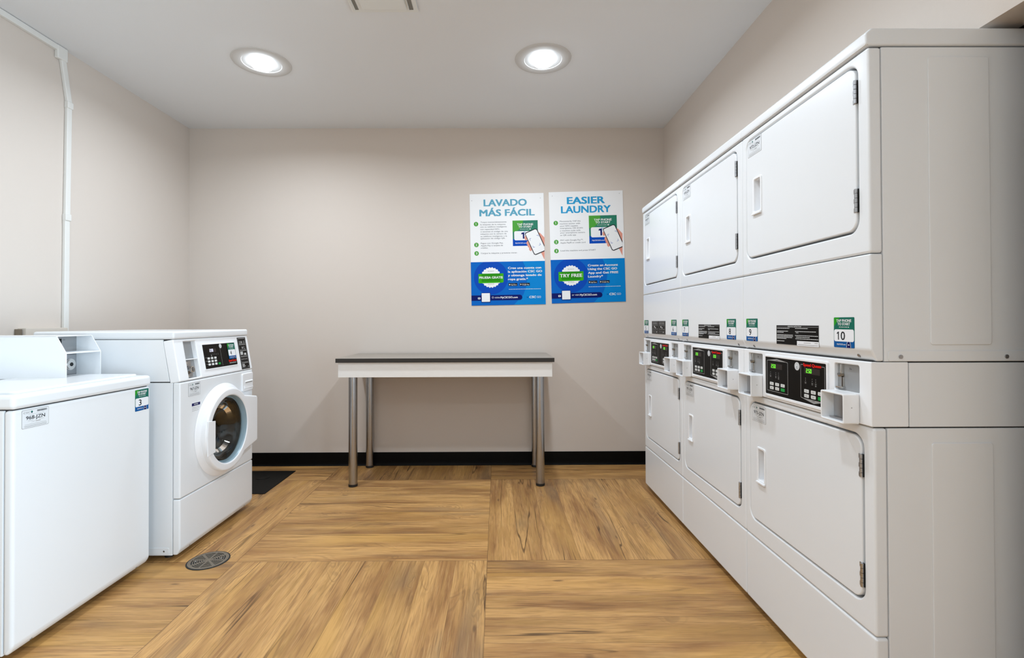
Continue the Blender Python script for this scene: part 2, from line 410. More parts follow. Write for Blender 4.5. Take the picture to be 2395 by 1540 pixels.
# cove base, with a toe that flares onto the floor
def cove(name, x0, y0, x1, y1, hh=0.104):
    d = Vector((x1-x0, y1-y0, 0)); L = d.length; a = math.atan2(d.y, d.x)
    m = MB(); m.prism([(0, 0), (0, hh), (-0.003, hh), (-0.0045, hh-0.004), (-0.0045, 0.03), (-0.007, 0.014), (-0.013, 0.005), (-0.018, 0.002), (-0.018, 0)], 0, L, 'base',
                      mx=T(x0, y0, 0, rz=a))
    return m.build(name, None, smooth=50, kind='structure')
cove('baseboard_back', XL, YB, XR, YB)
cove('baseboard_left', XL, YF, XL, YB)
cove('baseboard_right', XR, YB, XR, OP1)

# ------------------------------------------------------------------ ceiling lamps
def make_lamp():
    r = empty('ceiling_light')
    m = MB(); m.lathe([(0.108, 0.0), (0.112, -0.006), (0.150, -0.008), (0.166, -0.003), (0.168, 0.0)], 'trim', 48); m.build('trim_ring', r)
    m = MB(); m.lathe([(0.110, -0.0035), (0.095, -0.002), (0.070, -0.002)], 'reflector', 48); m.build('reflector', r)
    m = MB(); m.lathe([(0.0, -0.042), (0.02, -0.041), (0.038, -0.037), (0.054, -0.029), (0.065, -0.017), (0.070, 0.001)], 'lens', 40); m.build('lens', r, wn=False)
    return r
lamp0 = make_lamp()
LX = (-1.416, 0.276)
lamps = [(LX[0], 2.915), (LX[1], 2.879), (LX[0], 1.66), (LX[1], 1.66), (-0.57, -0.5)]
llab = ['round recessed ceiling light, the left one in view, over the washers', 'round recessed ceiling light, the right one in view, above the table and posters']
for i, (x, y) in enumerate(lamps):
    o = lamp0 if i == 0 else copy_tree(lamp0)
    o.location = (x, y, H)
    if i < 2: tag(o, llab[i], 'light', 'round downlights in the ceiling')
    else:
        tag(o, ['round recessed ceiling light over the top load washer', 'round recessed ceiling light over the middle of the dryer row', 'round recessed ceiling light behind the camera'][i-2], 'light', 'round downlights in the ceiling')
    area('lamp_beam', (x, y, H-0.044), (0, 0, 0), 0.10, LAMP_W*(1.12, 1.12, 0.45, 0.75, 1.0)[i], (0.80, 0.90, 1.0), spread=math.radians(165))

# ------------------------------------------------------------------ stickers and labels shared by the machines
def number_sticker(num, w=0.084, h=0.090):
    d = Decal()
    d.plate(0, 0, w, h, 0.0004, 'stk_teal', 0.003)
    d.poly([(0.0006, h-0.0006), (0.0006, h*0.70), (w*0.16, h*0.84), (w*0.30, h-0.0006)], 'stk_green')
    d.rect(0.0003, 0.0003, w-0.0003, h*0.26, 'stk_blue', 1, 0.003)
    d.text('TAP PHONE', w/2, h*0.845, h*0.085, 'print_white', w=w*0.72, align='c', bold=0.03)
    d.text('TO START', w/2, h*0.735, h*0.085, 'print_white', w=w*0.60, align='c', bold=0.03)
    d.text('OR SCAN CODE', w*0.47, h*0.662, h*0.030, 'print_white', w=w*0.40, align='c', bold=0.02)
    d.rect(w*0.70, h*0.662, w*0.75, h*0.69, 'print_white', 2)
    d.rect(w*0.02, h*0.20, w*0.98, h*0.60, 'stk_white', 2, 0.006)
    if num == '10':
        d.one(w*0.235, h*0.255, h*0.27, 'print_black'); d.text('0', w*0.455, h*0.255, h*0.27, 'print_black', w=w*0.20, align='c', lay=3, bold=0.012)
    else: d.text(num, w*0.36, h*0.255, h*0.27, 'print_black', w=w*0.19, align='c', lay=3, bold=0.012)
    d.text('MyCSCGO.com', w*0.16, h*0.085, h*0.045, 'print_white', w=w*0.42, lay=2, bold=0.02)
    # phone held in an outline hand
    px = w*0.73
    d.poly([(px-w*.085, 0.0006), (px-w*.085, h*.10), (px-w*.05, h*.19), (px+w*.05, h*.19), (px+w*.085, h*.10), (px+w*.085, 0.0006)], 'print_navy', 2)
    d.line([(px-w*.10, 0.001), (px-w*.095, h*.10), (px-w*.06, h*.20)], 0.0012, 'print_white', 3)
    d.line([(px+w*.10, 0.001), (px+w*.095, h*.10), (px+w*.06, h*.20)], 0.0012, 'print_white', 3)
    d.rect(px-w*.04, h*.085, px+w*.04, h*.11, 'print_white', 3)
    return d
def inventory_label(num, w=0.100, h=0.064):
    d = Decal()
    d.plate(0, 0, w, h, 0.0004, 'print_grey', 0.004)
    d.rect(0.0012, 0.0012, w-0.0012, h-0.0012, 'label', 1, 0.0035)
    d.text('CSC', w*0.05, h*0.80, h*0.10, 'print_grey', w=w*0.25, slant=0.2, bold=0.01)
    cx = w*0.36
    d.poly([(cx-w*.04, h*.86), (cx, h*.77), (cx+w*.04, h*.86), (cx, h*.93)], 'stk_teal', 2)
    d.poly([(cx-w*.02, h*.84), (cx, h*.77), (cx+w*.02, h*.84)], 'print_navy', 3)
    x = w*0.55
    rr = random.Random(3)
    while x < w*0.93:
        t = rr.choice((0.0006, 0.0010, 0.0014)); d.rect(x, h*0.82, x+t, h*0.92, 'print_black', 2); x += t+rr.choice((0.0005, 0.0008))
    d.rect(w*.22, h*.725, w*.82, h*.735, 'print_grey', 2)
    d.text(num, w*0.5, h*0.46, h*0.19, 'print_black', w=w*0.70, align='c', bold=0.012)
    d.rect(w*.22, h*.385, w*.40, h*.40, 'print_grey', 2); d.rect(w*.62, h*.385, w*.82, h*.40, 'print_grey', 2)
    d.text('1-877', w*.35, h*.29, h*.05, 'print_grey', w=w*.13); d.rect(w*.50, h*.295, w*.68, h*.335, 'print_grey', 2)
    d.rect(w*.10, h*.19, w*.90, h*.205, 'print_grey', 2); d.rect(w*.08, h*.11, w*.92, h*.13, 'print_grey', 2); d.rect(w*.10, h*.06, w*.90, h*.075, 'print_grey', 2)
    return d

# ------------------------------------------------------------------ stacked dryer
def door_with_pull(root, x0, z0, x1, z1, yf, px0, pz0, px1, pz1, hinges):
    """door slab with a pocket pull; hinges is a list of (z0, z1)"""
    m = MB()
    m.plate([rrect(x0, z0, x1, z1, 0.034, 8), rrect(px0+0.008, pz0+0.010, px1-0.006, pz1-0.006, 0.008, 4)], yf, yf+0.026, 'enamel', 0.0035)
    dr = m.build('door', root)
    # moulded pull: rim, pocket walls, lower lip
    m = MB()
    m.plate([rrect(px0, pz0, px1, pz1, 0.010, 5), rrect(px0+0.012, pz0+0.012, px1-0.008, pz1-0.008, 0.007, 4)], yf-0.0035, yf+0.004, 'plastic', 0.0016)
    m.box(px0+0.006, px0+0.012, yf+0.002, yf+0.024, pz0+0.010, pz1-0.006, 'plastic')
    m.box(px1-0.009, px1-0.004, yf+0.002, yf+0.024, pz0+0.010, pz1-0.006, 'plastic')
    m.box(px0+0.008, px1-0.006, yf+0.002, yf+0.024, pz1-0.011, pz1-0.006, 'plastic')
    m.box(px0+0.008, px1-0.006, yf+0.002, yf+0.024, pz0+0.010, pz0+0.015, 'plastic')
    m.box(px0+0.006, px1-0.004, yf+0.022, yf+0.0245, pz0+0.010, pz1-0.006, 'plastic')
    m.box(px0+0.001, px1-0.002, yf-0.009, yf+0.001, pz0, pz0+0.008, 'plastic', 0.0025)
    m.build('door_handle', dr)
    for a, b in hinges:
        m = MB(); n = 5; st = (b-a)/n
        for i in range(n):
            m.cyl((x1+0.0025, yf-0.003, a+i*st+0.0006), (0, 0, 1), 0.0042, st-0.0012, 'steel', 10)
            if i % 2 == 0: m.box(x1-0.009, x1+0.002, yf-0.0015, yf+0.002, a+i*st, a+(i+1)*st, 'steel', 0.0006, 1)
        m.box(x1-0.001, x1+0.0055, yf+0.001, yf+0.004, a, b, 'gap')
        m.build('hinge', dr)
    return dr

def coin_unit(root, x0, x1):
    """metal slide plate with lever, and the projecting coin cup below; x0..x1 of the slot"""
    m = MB(); m.box(x0-0.004, x1+0.004, 0.012, 0.016, 0.936, 1.024, 'zinc')
    pl = m.build('coin_plate', root)
    xb = x0+0.24*(x1-x0)
    m = MB()
    m.box(xb-0.0005, xb+0.0015, 0.003, 0.012, 0.990, 1.018, 'chrome', 0.0006, 1)
    m.cyl((xb-0.003, 0.0115, 0.986), (0, -1, 0), 0.0062, 0.012, 'brass', 18, bev=0.001)
    m.cyl((xb-0.001, 0.001, 0.989), (0, -1, 0), 0.0035, 0.005, 'steel', 14)
    m.box(xb-0.002, xb-0.0005, 0.007, 0.012, 0.952, 0.980, 'chrome'); m.box(xb+0.0025, xb+0.004, 0.007, 0.012, 0.952, 0.980, 'chrome')
    m.box(xb-0.0005, xb+0.0025, 0.0105, 0.0118, 0.952, 0.980, 'gap')
    m.box(x0+0.003, xb+0.007, 0.002, 0.012, 0.9475, 0.9515, 'chrome', 0.0012)
    m.build('coin_lever', pl)
    d = Decal(); d.poly(rrect(0.0, 0.0, 0.026, 0.013, 0.006, 4), 'print_grey', 1); d.poly(rrect(0.001, 0.001, 0.025, 0.012, 0.0055, 4), 'zinc', 2)
    d.text('25¢', 0.013, 0.0042, 0.005, 'print_black', align='c', lay=3)
    d.build('coin_mark', pl, T(x0+0.040, 0.0118, 1.000))
    cx0, cx1 = x0+0.005, x1+0.002
    m = MB()
    m.plate([rrect(cx0, 0.856, cx1, 0.941, 0.005, 4), rrect(cx0+0.0045, 0.861, cx1-0.0045, 0.936, 0.004, 4)], -0.045, 0.0, 'plastic', 0.0016)
    m.box(cx0+0.001, cx1-0.001, -0.008, -0.001, 0.857, 0.940, 'plastic')
    cup = m.build('coin_cup', root)
    m = MB(); xm = cx0+0.18*(cx1-cx0)
    m.box(xm, cx1-0.006, -0.018, -0.008, 0.866, 0.934, 'steel', 0.002)
    m.box(xm-0.002, cx1-0.006, -0.030, -0.008, 0.862, 0.8665, 'steel', 0.001)
    m.box(cx1-0.016, cx1-0.009, -0.0195, -0.0178, 0.892, 0.908, 'gap')
    m.build('coin_return', cup)
    d = Decal(); d.disc(0, 0, 0.0016, 'print_grey'); d.build('rivet', cup, T(cx1+0.00002, -0.022, 0.902, rz=PI/2))

def control_display(root):
    m = MB(); m.plate([rrect(0.163, 0.866, 0.513, 1.021, 0.006, 4), rrect(0.168, 0.876, 0.506, 1.013, 0.003, 3)], -0.004, 0.002, 'plastic', 0.0015)
    m.build('panel_bezel', root)
    d = Decal(); d.plate(0.1665, 0.8745, 0.5075, 1.0145, 0.002, 'panelblack', 0.002)
    lw = 0.0016
    d.line([(0.178, 0.889), (0.178, 1.000), (0.2405, 1.008), (0.306, 1.000), (0.306, 0.889), (0.178, 0.889)], lw, 'print_grey')
    d.poly([(0.190, 1.0005), (0.2405, 1.0078), (0.292, 1.0005)], 'print_grey', 1)
    d.text('UPPER', 0.2415, 1.0015, 0.0032, 'print_black', align='c', lay=2, w=0.014)
    d.line([(0.392, 1.002), (0.379, 1.002), (0.379, 0.893), (0.445, 0.881), (0.4975, 0.893), (0.4975, 1.002), (0.483, 1.002)], lw, 'print_grey')
    d.poly([(0.392, 0.8915), (0.445, 0.8815), (0.490, 0.8915)], 'print_grey', 1)
    d.text('LOWER', 0.443, 0.887, 0.0032, 'print_black', align='c', lay=2, w=0.014)
    d.text('Speed Queen', 0.437, 0.9975, 0.0095, 'print_red', w=0.088, align='c', bold=0.035, lay=2)
    for cx, in ((0.200,), (0.404,)):
        for k, (dx, hh) in enumerate(((0.0, 0.004), (0.034, 0.006), (0.051, 0.008))):
            x = cx+dx
            d.disc(x, 0.9585, 0.0009, 'print_white', 2, 8); d.poly([(x-0.0012, 0.951-hh*0.2), (x+0.0012, 0.951-hh*0.2), (x, 0.9555)], 'print_grey', 2)
            d.rect(x-0.004, 0.9455-hh*0.2, x+0.004, 0.947-hh*0.2, 'print_grey', 2); d.rect(x-0.0035, 0.9425-hh*0.4, x+0.0035, 0.944-hh*0.4, 'print_grey', 2)
            if k == 2: d.rect(x-0.003, 0.936, x+0.003, 0.9375, 'print_grey', 2)
    d.disc(0.359, 0.9935, 0.0145, 'print_grey', 1, 24); d.disc(0.359, 0.9935, 0.013, 'label', 2, 24)
    d.disc(0.359, 0.9935, 0.0095, 'print_grey', 3, 24); d.disc(0.359, 0.9935, 0.0082, 'label', 4, 24); d.text('¢', 0.359, 0.988, 0.009, 'print_black', align='c', lay=5)
    p = d.build('control_panel', root, T(0, -0.0015, 0))
    for lx, lz in ((0.197, 0.9715), (0.399, 0.9735)):
        d = Decal(); d.rect(lx, lz, lx+0.077, lz+0.0195, 'lcd', 1)
        d.digits('2.50', lx+0.009, lz+0.0033, 0.0132, 'green_led', 2)
        d.build('display', p, T(0, -3*EPS, 0), label='green 2.50 price display')
    for bx in (0.208, 0.409):
        for i in range(3):
            for j in range(2):
                g = (i == 2 and j == 1)
                mm = MB(); x = bx+0.0342*i; z = 0.9165-0.0155*j
                mm.plate([rrect(x-0.0115, z-0.0055, x+0.0115, z+0.0055, 0.0022, 3)], -0.0006-2*EPS, 0, 'btn_green' if g else 'btn_white', 0.0)
                if not g:
                    dd = Decal(); dd.rect(x-0.007, z+0.0006, x+0.007, z+0.0018, 'print_grey', 8); dd.rect(x-0.005, z-0.0026, x+0.005, z-0.0014, 'print_grey', 8); mm2 = dd.mb
                    base = len(mm.v); mm.v += mm2.v; k = [mm.slot(q) for q in mm2.mats]
                    for f, q in zip(mm2.f, mm2.mi): mm.f.append([base+a for a in f]); mm.mi.append(k[q])
                b = mm.build('button', p, smooth=0)
                if g: b['label'] = 'green start button'

def screw(mb, x, y, z, ax, r=0.0055):
    mb.cyl((x, y, z), ax, r, 0.0025, 'steel', 12, bev=0.0006)
def side_mx(x, flip=1): return Matrix.Translation((x, 0, 0)) @ Matrix.Rotation(PI/2, 4, 'Z')      # a plate facing -y turned to face +x

def make_dryer():
    r = empty('stacked_dryer'); w = DW-0.001
    # upper pocket
    m = MB(); m.box(0.0015, w-0.0015, 0.037, 0.70, 1.0345, 1.894, 'enamel', 0.003); up = m.build('upper_cabinet', r)
    m = MB(); m.plate([rrect(0.163, 1.080, 0.330, 1.866, 0.008, 4)], -0.002, 0.0, 'enamel', 0.0018, mx=side_mx(w-0.0017)); m.build('embossed_panel', up)
    m = MB(); m.plate([rrect(0.047, 1.036, 0.66, 1.064, 0.006, 4)], -0.002, 0.0, 'enamel', 0.0012, mx=side_mx(w-0.0017)); rl = m.build('side_rail', up)
    m = MB(); m.prism([(-0.004, 1.900), (-0.006, 1.906), (-0.006, 1.932), (0.010, 1.946), (0.70, 1.946), (0.70, 1.898), (0.012, 1.898), (0.004, 1.8985)], 0.0, w, 'enamel', 0.0055, 3); m.build('top_panel', r)
    m = MB(); m.box(0.012, w-0.012, 0.012, 0.69, 1.893, 1.900, 'gap'); m.build('lid_gap', r)
    m = MB(); m.plate([rrect(0, 1.3308, w, 1.8935, 0.008, 4), rrect(0.032, 1.3945, 0.641, 1.8715, 0.038, 8)], 0, 0.0355, 'enamel', 0.0068, 3); m.build('upper_front_panel', r)
    door_with_pull(r, 0.0375, 1.4005, 0.6355, 1.866, -0.001, 0.086, 1.562, 0.150, 1.709, ((1.758, 1.823), (1.451, 1.517)))
    m = MB(); m.prism([(0.0, 1.3288), (0.0, 1.067), (0.016, 1.0355), (0.0355, 1.0355), (0.0355, 1.3288)], 0, w, 'enamel', 0.0052, 3); mp = m.build('middle_panel', r)
    for x in (0.067, 0.626):
        m = MB(); screw(m, x, 0.0105, 1.048, (0, -0.9, -0.42)); m.build('screw', mp)
    # control section
    m = MB(); m.plate([rrect(0.0012, 0.857, w-0.0012, 1.0335, 0.003, 2), rrect(0.0385, 0.941, 0.1405, 1.020, 0.006, 4), rrect(0.5365, 0.941, 0.6365, 1.020, 0.006, 4)], 0.001, 0.103, 'plastic', 0.0028)
    m.build('control_housing', r)
    m = MB(); m.box(0.0015, w-0.0015, 0.105, 0.70, 0.857, 1.0315, 'enamel', 0.002); m.box(0.006, w-0.006, 0.10, 0.107, 0.862, 1.0285, 'gap'); m.build('control_cabinet', r)
    m = MB(); m.box(0.010, w-0.010, 0.010, 0.69, 1.030, 1.037, 'gap'); m.box(0.010, w-0.010, 0.014, 0.69, 0.852, 0.858, 'gap'); m.build('seam', r)
    coin_unit(r, 0.0385, 0.1405); coin_unit(r, 0.5365, 0.6365)
    control_display(r)
    # lower pocket
    yo = 0.007
    m = MB(); m.box(0.0015, w-0.0015, 0.044, 0.70, 0.03, 0.8535, 'enamel', 0.003); lo = m.build('lower_cabinet', r)
    m = MB(); m.plate([rrect(0.163, 0.075, 0.330, 0.814, 0.008, 4)], -0.002, 0.0, 'enamel', 0.0018, mx=side_mx(w-0.0017)); m.build('embossed_panel', lo)
    m = MB(); m.plate([rrect(0, 0.2890, w, 0.8535, 0.008, 4), rrect(0.032, 0.359, 0.641, 0.8265, 0.038, 8)], yo, yo+0.0355, 'enamel', 0.0068, 3); m.build('lower_front_panel', r)
    door_with_pull(r, 0.0375, 0.365, 0.6355, 0.821, yo-0.001, 0.089, 0.515, 0.150, 0.656, ((0.709, 0.773), (0.403, 0.469)))
    m = MB(); m.plate([rrect(0, 0.028, w, 0.2868, 0.008, 4)], yo, yo+0.0355, 'enamel', 0.0068, 3); m.build('kick_panel', r)
    for x in (0.06, w-0.06):
        for y in (0.09, 0.64):
            m = MB(); m.cyl((x, y, 0), (0, 0, 1), 0.018, 0.03, 'rubber', 16); m.build('foot', r)
    return r

def instruction_plate(kind):
    d = Decal(); w, h = 0.232, 0.068
    if kind == 0:                      # text plate with a white corner sticker
        d.plate(0, 0, w, h, 0.0004, 'panelblack', 0.001); d.frame(0.0006, 0.0006, w-0.0006, h-0.0006, 0.0005, 'print_grey')
        d.rect(0.004, h*0.905, 0.07, h*0.92, 'print_grey'); d.rect(0.148, h*0.905, w-0.002, h*0.92, 'print_grey')
        d.text('OPERATING INSTRUCTIONS', w*0.46, h*0.895, 0.0042, 'print_white', w=0.076, align='c', bold=0.01)
        for x0, z, ln in ((0.004, .83, .074), (0.004, .68, .066), (0.004, .615, .040), (0.004, .49, .094), (0.004, .425, .094), (0.004, .36, .090), (0.004, .30, .056), (0.004, .17, .044),
                          (0.110, .83, .068), (0.110, .68, .108), (0.115, .615, .013), (0.110, .48, .118), (0.115, .40, .072), (0.112, .32, .118)):
            x = x0; rr = random.Random(int(z*1000)+int(x0*1000))
            while x < x0+ln:                                     # lines of words too small to read
                wl = rr.uniform(.004, .011); d.rect(x, h*z, min(x+wl, x0+ln), h*z+0.0017, 'print_white'); x += wl+0.0011
        d.rect(0.120, -0.001, w+0.001, h*0.235, 'print_grey', 2); d.rect(0.1208, -0.0004, w+0.0004, h*0.225, 'stk_white', 3)
        d.rect(0.157, h*0.14, 0.193, h*0.165, 'print_grey', 4); d.rect(0.212, h*0.14, 0.228, h*0.165, 'print_grey', 4); d.rect(0.125, h*0.04, w-0.004, h*0.065, 'print_grey', 4)
    else:                              # pictogram plate, two columns of three boxes
        w2, h2 = 0.255, 0.082
        d.plate(0, 0, w2, h2, 0.0004, 'panelblack', 0.001)
        for c in (0.012, 0.136):
            for z in (0.058, 0.032, 0.006): d.frame(c, z, c+0.108, z+0.022, 0.0012, 'print_grey')
            for i in range(5): d.rect(c+0.010+i*0.019, 0.062, c+0.018+i*0.019, 0.075, 'print_grey', 2)
            d.rect(c+0.032, 0.040, c+0.044, 0.050, 'print_white', 2); d.rect(c+0.056, 0.036, c+0.066, 0.044, 'print_white', 2)
            for i in range(4): d.disc(c+0.018+i*0.024, 0.0165, 0.004, 'print_grey', 2, 10)
            d.rect(c+0.078, 0.010, c+0.086, 0.015, 'print_white', 2)
    return d

d0 = make_dryer()
dryers = [d0] + [copy_tree(d0) for _ in range(2)]
for y in (0.080, 0.368):                          # only the nearest dryer shows its side
    m = MB(); screw(m, DW+0.0002, y, 1.048, (1, 0, 0)); m.build('screw', [c for c in d0.children if c.name.startswith('upper_cabinet')][0])
info = [  # nearest first: numbers, labels, plate kind
    ('white stacked coin dryer nearest the camera, with number stickers 9 and 10', ('9', '10'), ('972-JZN', '973-JZN'), 0),
    ('white stacked coin dryer in the middle of the row, with number stickers 7 and 8', ('7', '8'), ('970-JZN', '971-JZN'), 0),
    ('white stacked coin dryer farthest from the camera, with number stickers 5 and 6', ('5', '6'), ('969-JZN', '974-JZN'), 1)]
for k, (o, (lab, nums, inv, kind)) in enumerate(zip(dryers, info)):
    o.location = (XD, Y0+(k+1)*DW, 0); o.rotation_euler = (0, 0, -PI/2)
    tag(o, lab, 'dryer', 'stacked dryers along the right wall')
    number_sticker(nums[0], 0.086, 0.089).build('number_sticker', o, T(0.025, -0.0004, 1.0675), label='green and blue sticker with number '+nums[0])
    number_sticker(nums[1], 0.084, 0.089).build('number_sticker', o, T(0.5385, -0.0004, 1.0675), label='green and blue sticker with number '+nums[1])
    if kind == 0: instruction_plate(0).build('instruction_plate', o, T(0.238, -0.0004, 1.0635))
    else: instruction_plate(1).build('instruction_plate', o, T(0.185, -0.0004, 1.068))
    inventory_label(inv[0]).build('inventory_label', o, T(0.050, -0.0014, 1.801))
    inventory_label(inv[1]).build('inventory_label', o, T(0.053, 0.0056, 0.752))

# ------------------------------------------------------------------ washers: frame as the dryers, turned to face +x
def make_front_loader():
    w = 0.690; r = empty('front_load_washer', (-1.530, 2.345, 0), PI/2,
        label='white front load washer with round glass door and number sticker 4', cat='washing machine')
    m = MB(); m.box(0.0015, 0.012, 0.037, 0.71, 0.028, 0.858, 'enamel', 0.003); m.box(w-0.012, w-0.0015, 0.037, 0.71, 0.028, 0.858, 'enamel', 0.003)
    m.box(0.010, w-0.010, 0.70, 0.71, 0.03, 0.856, 'enamel'); m.box(0.010, w-0.010, 0.037, 0.70, 0.03, 0.04, 'enamel'); m.box(0.010, w-0.010, 0.037, 0.70, 0.846, 0.856, 'enamel')
    m.box(0.010, w-0.010, 0.036, 0.040, 0.03, 0.31, 'enamel'); cab = m.build('cabinet', r)
    m = MB(); m.plate([rrect(-0.58, 0.034, -0.052, 0.066, 0.006, 4)], -0.0015, 0, 'enamel', 0.001, mx=Matrix.Rotation(-PI/2, 4, 'Z') @ T(0, 0.001, 0)); m.build('side_rail', cab)
    m = MB(); screw(m, 0.0, 0.075, 0.050, (-1, 0, 0), 0.004); m.build('screw', cab)
    # control head, leaning back
    m = MB(); m.prism([(0.052, 0.8625), (0.086, 1.066), (0.70, 1.066), (0.70, 0.8625)], 0.0015, w-0.0015, 'enamel', 0.003); m.build('control_cabinet', r)
    S = T(0, 0, 0.862, rx=-math.atan2(0.035, 0.203)); L = 0.2085
    S = Matrix.Translation((0, 0, 0.862)) @ Matrix.Rotation(-math.atan2(0.035, 0.203), 4, 'X')
    m = MB(); m.plate([rrect(0, 0, w, L, 0.007, 4), rrect(0.072, 0.010, 0.172, 0.196, 0.004, 3)], 0, 0.050, 'plastic', 0.006, 3, mx=S); ch = m.build('control_head', r)
    m = MB(); m.box(0.072, 0.172, 0.024, 0.028, 0.010, 0.196, 'zinc', mx=S); m.box(0.0735, 0.170, 0.004, 0.026, 0.102, 0.107, 'plastic', 0.001, mx=S)
    m.box(0.0725, 0.0750, 0.004, 0.026, 0.010, 0.196, 'plastic', mx=S); m.box(0.169, 0.1715, 0.004, 0.026, 0.010, 0.196, 'plastic', mx=S); m.build('coin_recess', r)
    m = MB(); m.box(0.082, 0.130, 0.016, 0.024, 0.014, 0.098, 'steel', 0.002, mx=S)
    m.cyl((0.108, 0.017, 0.052), (0, -1, 0), 0.021, 0.008, 'steel', 28, bev=0.002, mx=S); m.cyl((0.108, 0.009, 0.052), (0, -1, 0), 0.0165, 0.014, 'chrome', 24, bev=0.002, mx=S)
    m.cyl((0.108, -0.005, 0.052), (0, -1, 0), 0.0115, 0.0008, 'gap', 20, mx=S); m.cyl((0.108, -0.0058, 0.052), (0, -1, 0), 0.0095, 0.001, 'steel', 20, mx=S); m.cyl((0.108, -0.0068, 0.052), (0, -1, 0), 0.0025, 0.0005, 'gap', 10, mx=S)
    m.cyl((0.092, 0.016, 0.088), (0, -1, 0), 0.004, 0.004, 'chrome', 12, mx=S); m.cyl((0.092, 0.016, 0.022), (0, -1, 0), 0.004, 0.004, 'chrome', 12, mx=S)
    m.build('coin_lock', r)
    m = MB(); m.box(-0.001, w+0.001, 0.030, 0.71, 1.0675, 1.107, 'enamel', 0.011, 4); m.build('top_panel', r)
    m = MB(); m.box(0.01, w-0.01, 0.046, 0.70, 1.060, 1.070, 'gap'); m.box(0.01, w-0.01, 0.012, 0.70, 0.855, 0.866, 'gap'); m.build('seam', r)
    # key panel
    m = MB(); m.plate([rrect(0.211, 0.036, 0.532, 0.176, 0.004, 3), rrect(0.2155, 0.041, 0.5275, 0.171, 0.002, 2)], -0.003, 0.001, 'plastic', 0.001, mx=S); m.build('panel_bezel', r)
    d = Decal(); d.plate(0.2150, 0.0405, 0.528, 0.1715, 0.001, 'panelblack')
    d.rect(0.270, 0.128, 0.335, 0.147, 'lcd')
    for i in range(5): d.disc(0.285+i*0.016, 0.119, 0.0009, 'print_white', 2, 8); d.rect(0.283+i*0.016, 0.113-(i == 0)*0.008, 0.288+i*0.016, 0.1145, 'print_grey', 2)
    d.line([(0.375, 0.150), (0.378, 0.048)], 0.0012, 'print_grey'); d.disc(0.382, 0.158, 0.0125, 'label', 1, 24); d.disc(0.382, 0.158, 0.009, 'print_grey', 2, 24); d.disc(0.382, 0.158, 0.0077, 'label', 3, 24)
    d.text('¢', 0.382, 0.153, 0.0085, 'print_black', align='c', lay=4)
    for z in (0.100, 0.082, 0.064): d.rect(0.228, z, 0.250, z+0.0013, 'print_grey'); 
    d.text('Speed Queen', 0.483, 0.0635, 0.0105, 'print_red', w=0.080, align='c', bold=0.035, lay=2); d.rect(0.448, 0.0535, 0.516, 0.058, 'print_grey')
    p = d.build('control_panel', r, S @ T(0, -0.0008, 0))
    d = Decal(); d.digits('2.50', 0, 0, 0.0150, 'white_led', 3); d.build('display', p, T(0.276, 0, 0.1305), label='white 2.50 price display')
    for i in range(3):
        for j in range(3):
            mm = MB(); x = 0.256+0.0305*i; z = 0.096-0.0165*j
            mm.plate([rrect(x-0.010, z-0.0055, x+0.010, z+0.0055, 0.002, 3)], -0.001, 0, 'btn_white'); mm.build('button', p, smooth=0)
    mm = MB(); mm.plate([rrect(0.348-0.010, 0.062-0.0055, 0.348+0.010, 0.062+0.0055, 0.002, 3)], -0.001, 0, 'btn_green'); b = mm.build('button', p, smooth=0); b['label'] = 'green start button'
    number_sticker('4', 0.076, 0.090).build('number_sticker', r, S @ T(0.447, -0.0030, 0.078), label='green and blue sticker with number 4')
    d = Decal(); d.plate(0.567, 0.006, 0.662, 0.199, 0.0004, 'panelblack', 0.001)
    for i in range(5):
        z = 0.012+i*0.0372; d.frame(0.574, z, 0.655, z+0.0335, 0.0012, 'print_grey'); d.rect(0.580, z+0.030, 0.650, z+0.0325, 'print_grey', 2)
    for i, z in enumerate((0.170,)):
        d.disc(0.592, z, 0.0075, 'print_grey', 2, 14); d.disc(0.592, z, 0.005, 'panelblack', 3, 14); d.disc(0.610, z, 0.0075, 'print_grey', 2, 14); d.disc(0.638, z, 0.0075, 'print_grey', 2, 14); d.disc(0.638, z, 0.005, 'panelblack', 3, 14)
    d.rect(0.605, 0.130, 0.618, 0.142, 'print_grey', 2); d.line([(0.632, 0.145), (0.628, 0.134), (0.638, 0.127)], 0.002, 'print_white', 2)
    for i in range(3):
        for j in range(3): d.rect(0.580+i*0.0095, 0.094+j*0.0065, 0.588+i*0.0095, 0.0992+j*0.0065, 'print_white', 2)
    for i in range(3):
        for j in range(2): d.rect(0.620+i*0.0085, 0.091+j*0.0065, 0.627+i*0.0085, 0.096+j*0.0065, 'print_white', 2)
    for i in range(4): d.disc(0.586+i*0.018, 0.066, 0.0045, 'print_grey', 2, 12)
    d.rect(0.580, 0.018, 0.606, 0.038, 'print_grey', 2); d.disc(0.612, 0.024, 0.0025, 'print_white', 2, 10); d.disc(0.644, 0.020, 0.0025, 'print_white', 2, 10)
    d.build('instruction_strip', r, S @ T(0, -0.0004, 0))
    # front
    cx, cz = 0.362, 0.560
    m = MB(); m.plate([rrect(0, 0.2985, w, 0.8585, 0.008, 4), circ(cx, cz, 0.200, 64)], 0, 0.0355, 'enamel', 0.007, 3); m.build('front_panel', r)
    m = MB(); m.prism([(0, 0.2960), (0, 0.056), (0.014, 0.030), (0.0355, 0.030), (0.0355, 0.2960)], 0, w, 'enamel', 0.007, 3); kp = m.build('kick_panel', r)
    for x in (0.085, w-0.085):
        m = MB(); screw(m, x, 0.008, 0.043, (0, -0.88, -0.47), 0.004); m.build('screw', kp)
    # door: flared base ring, raised ring with a squared hinge side, glass bowl, drum behind
    F = T(cx, 0, cz, rx=PI/2)                       # lathe axis z -> -y (towards the room)
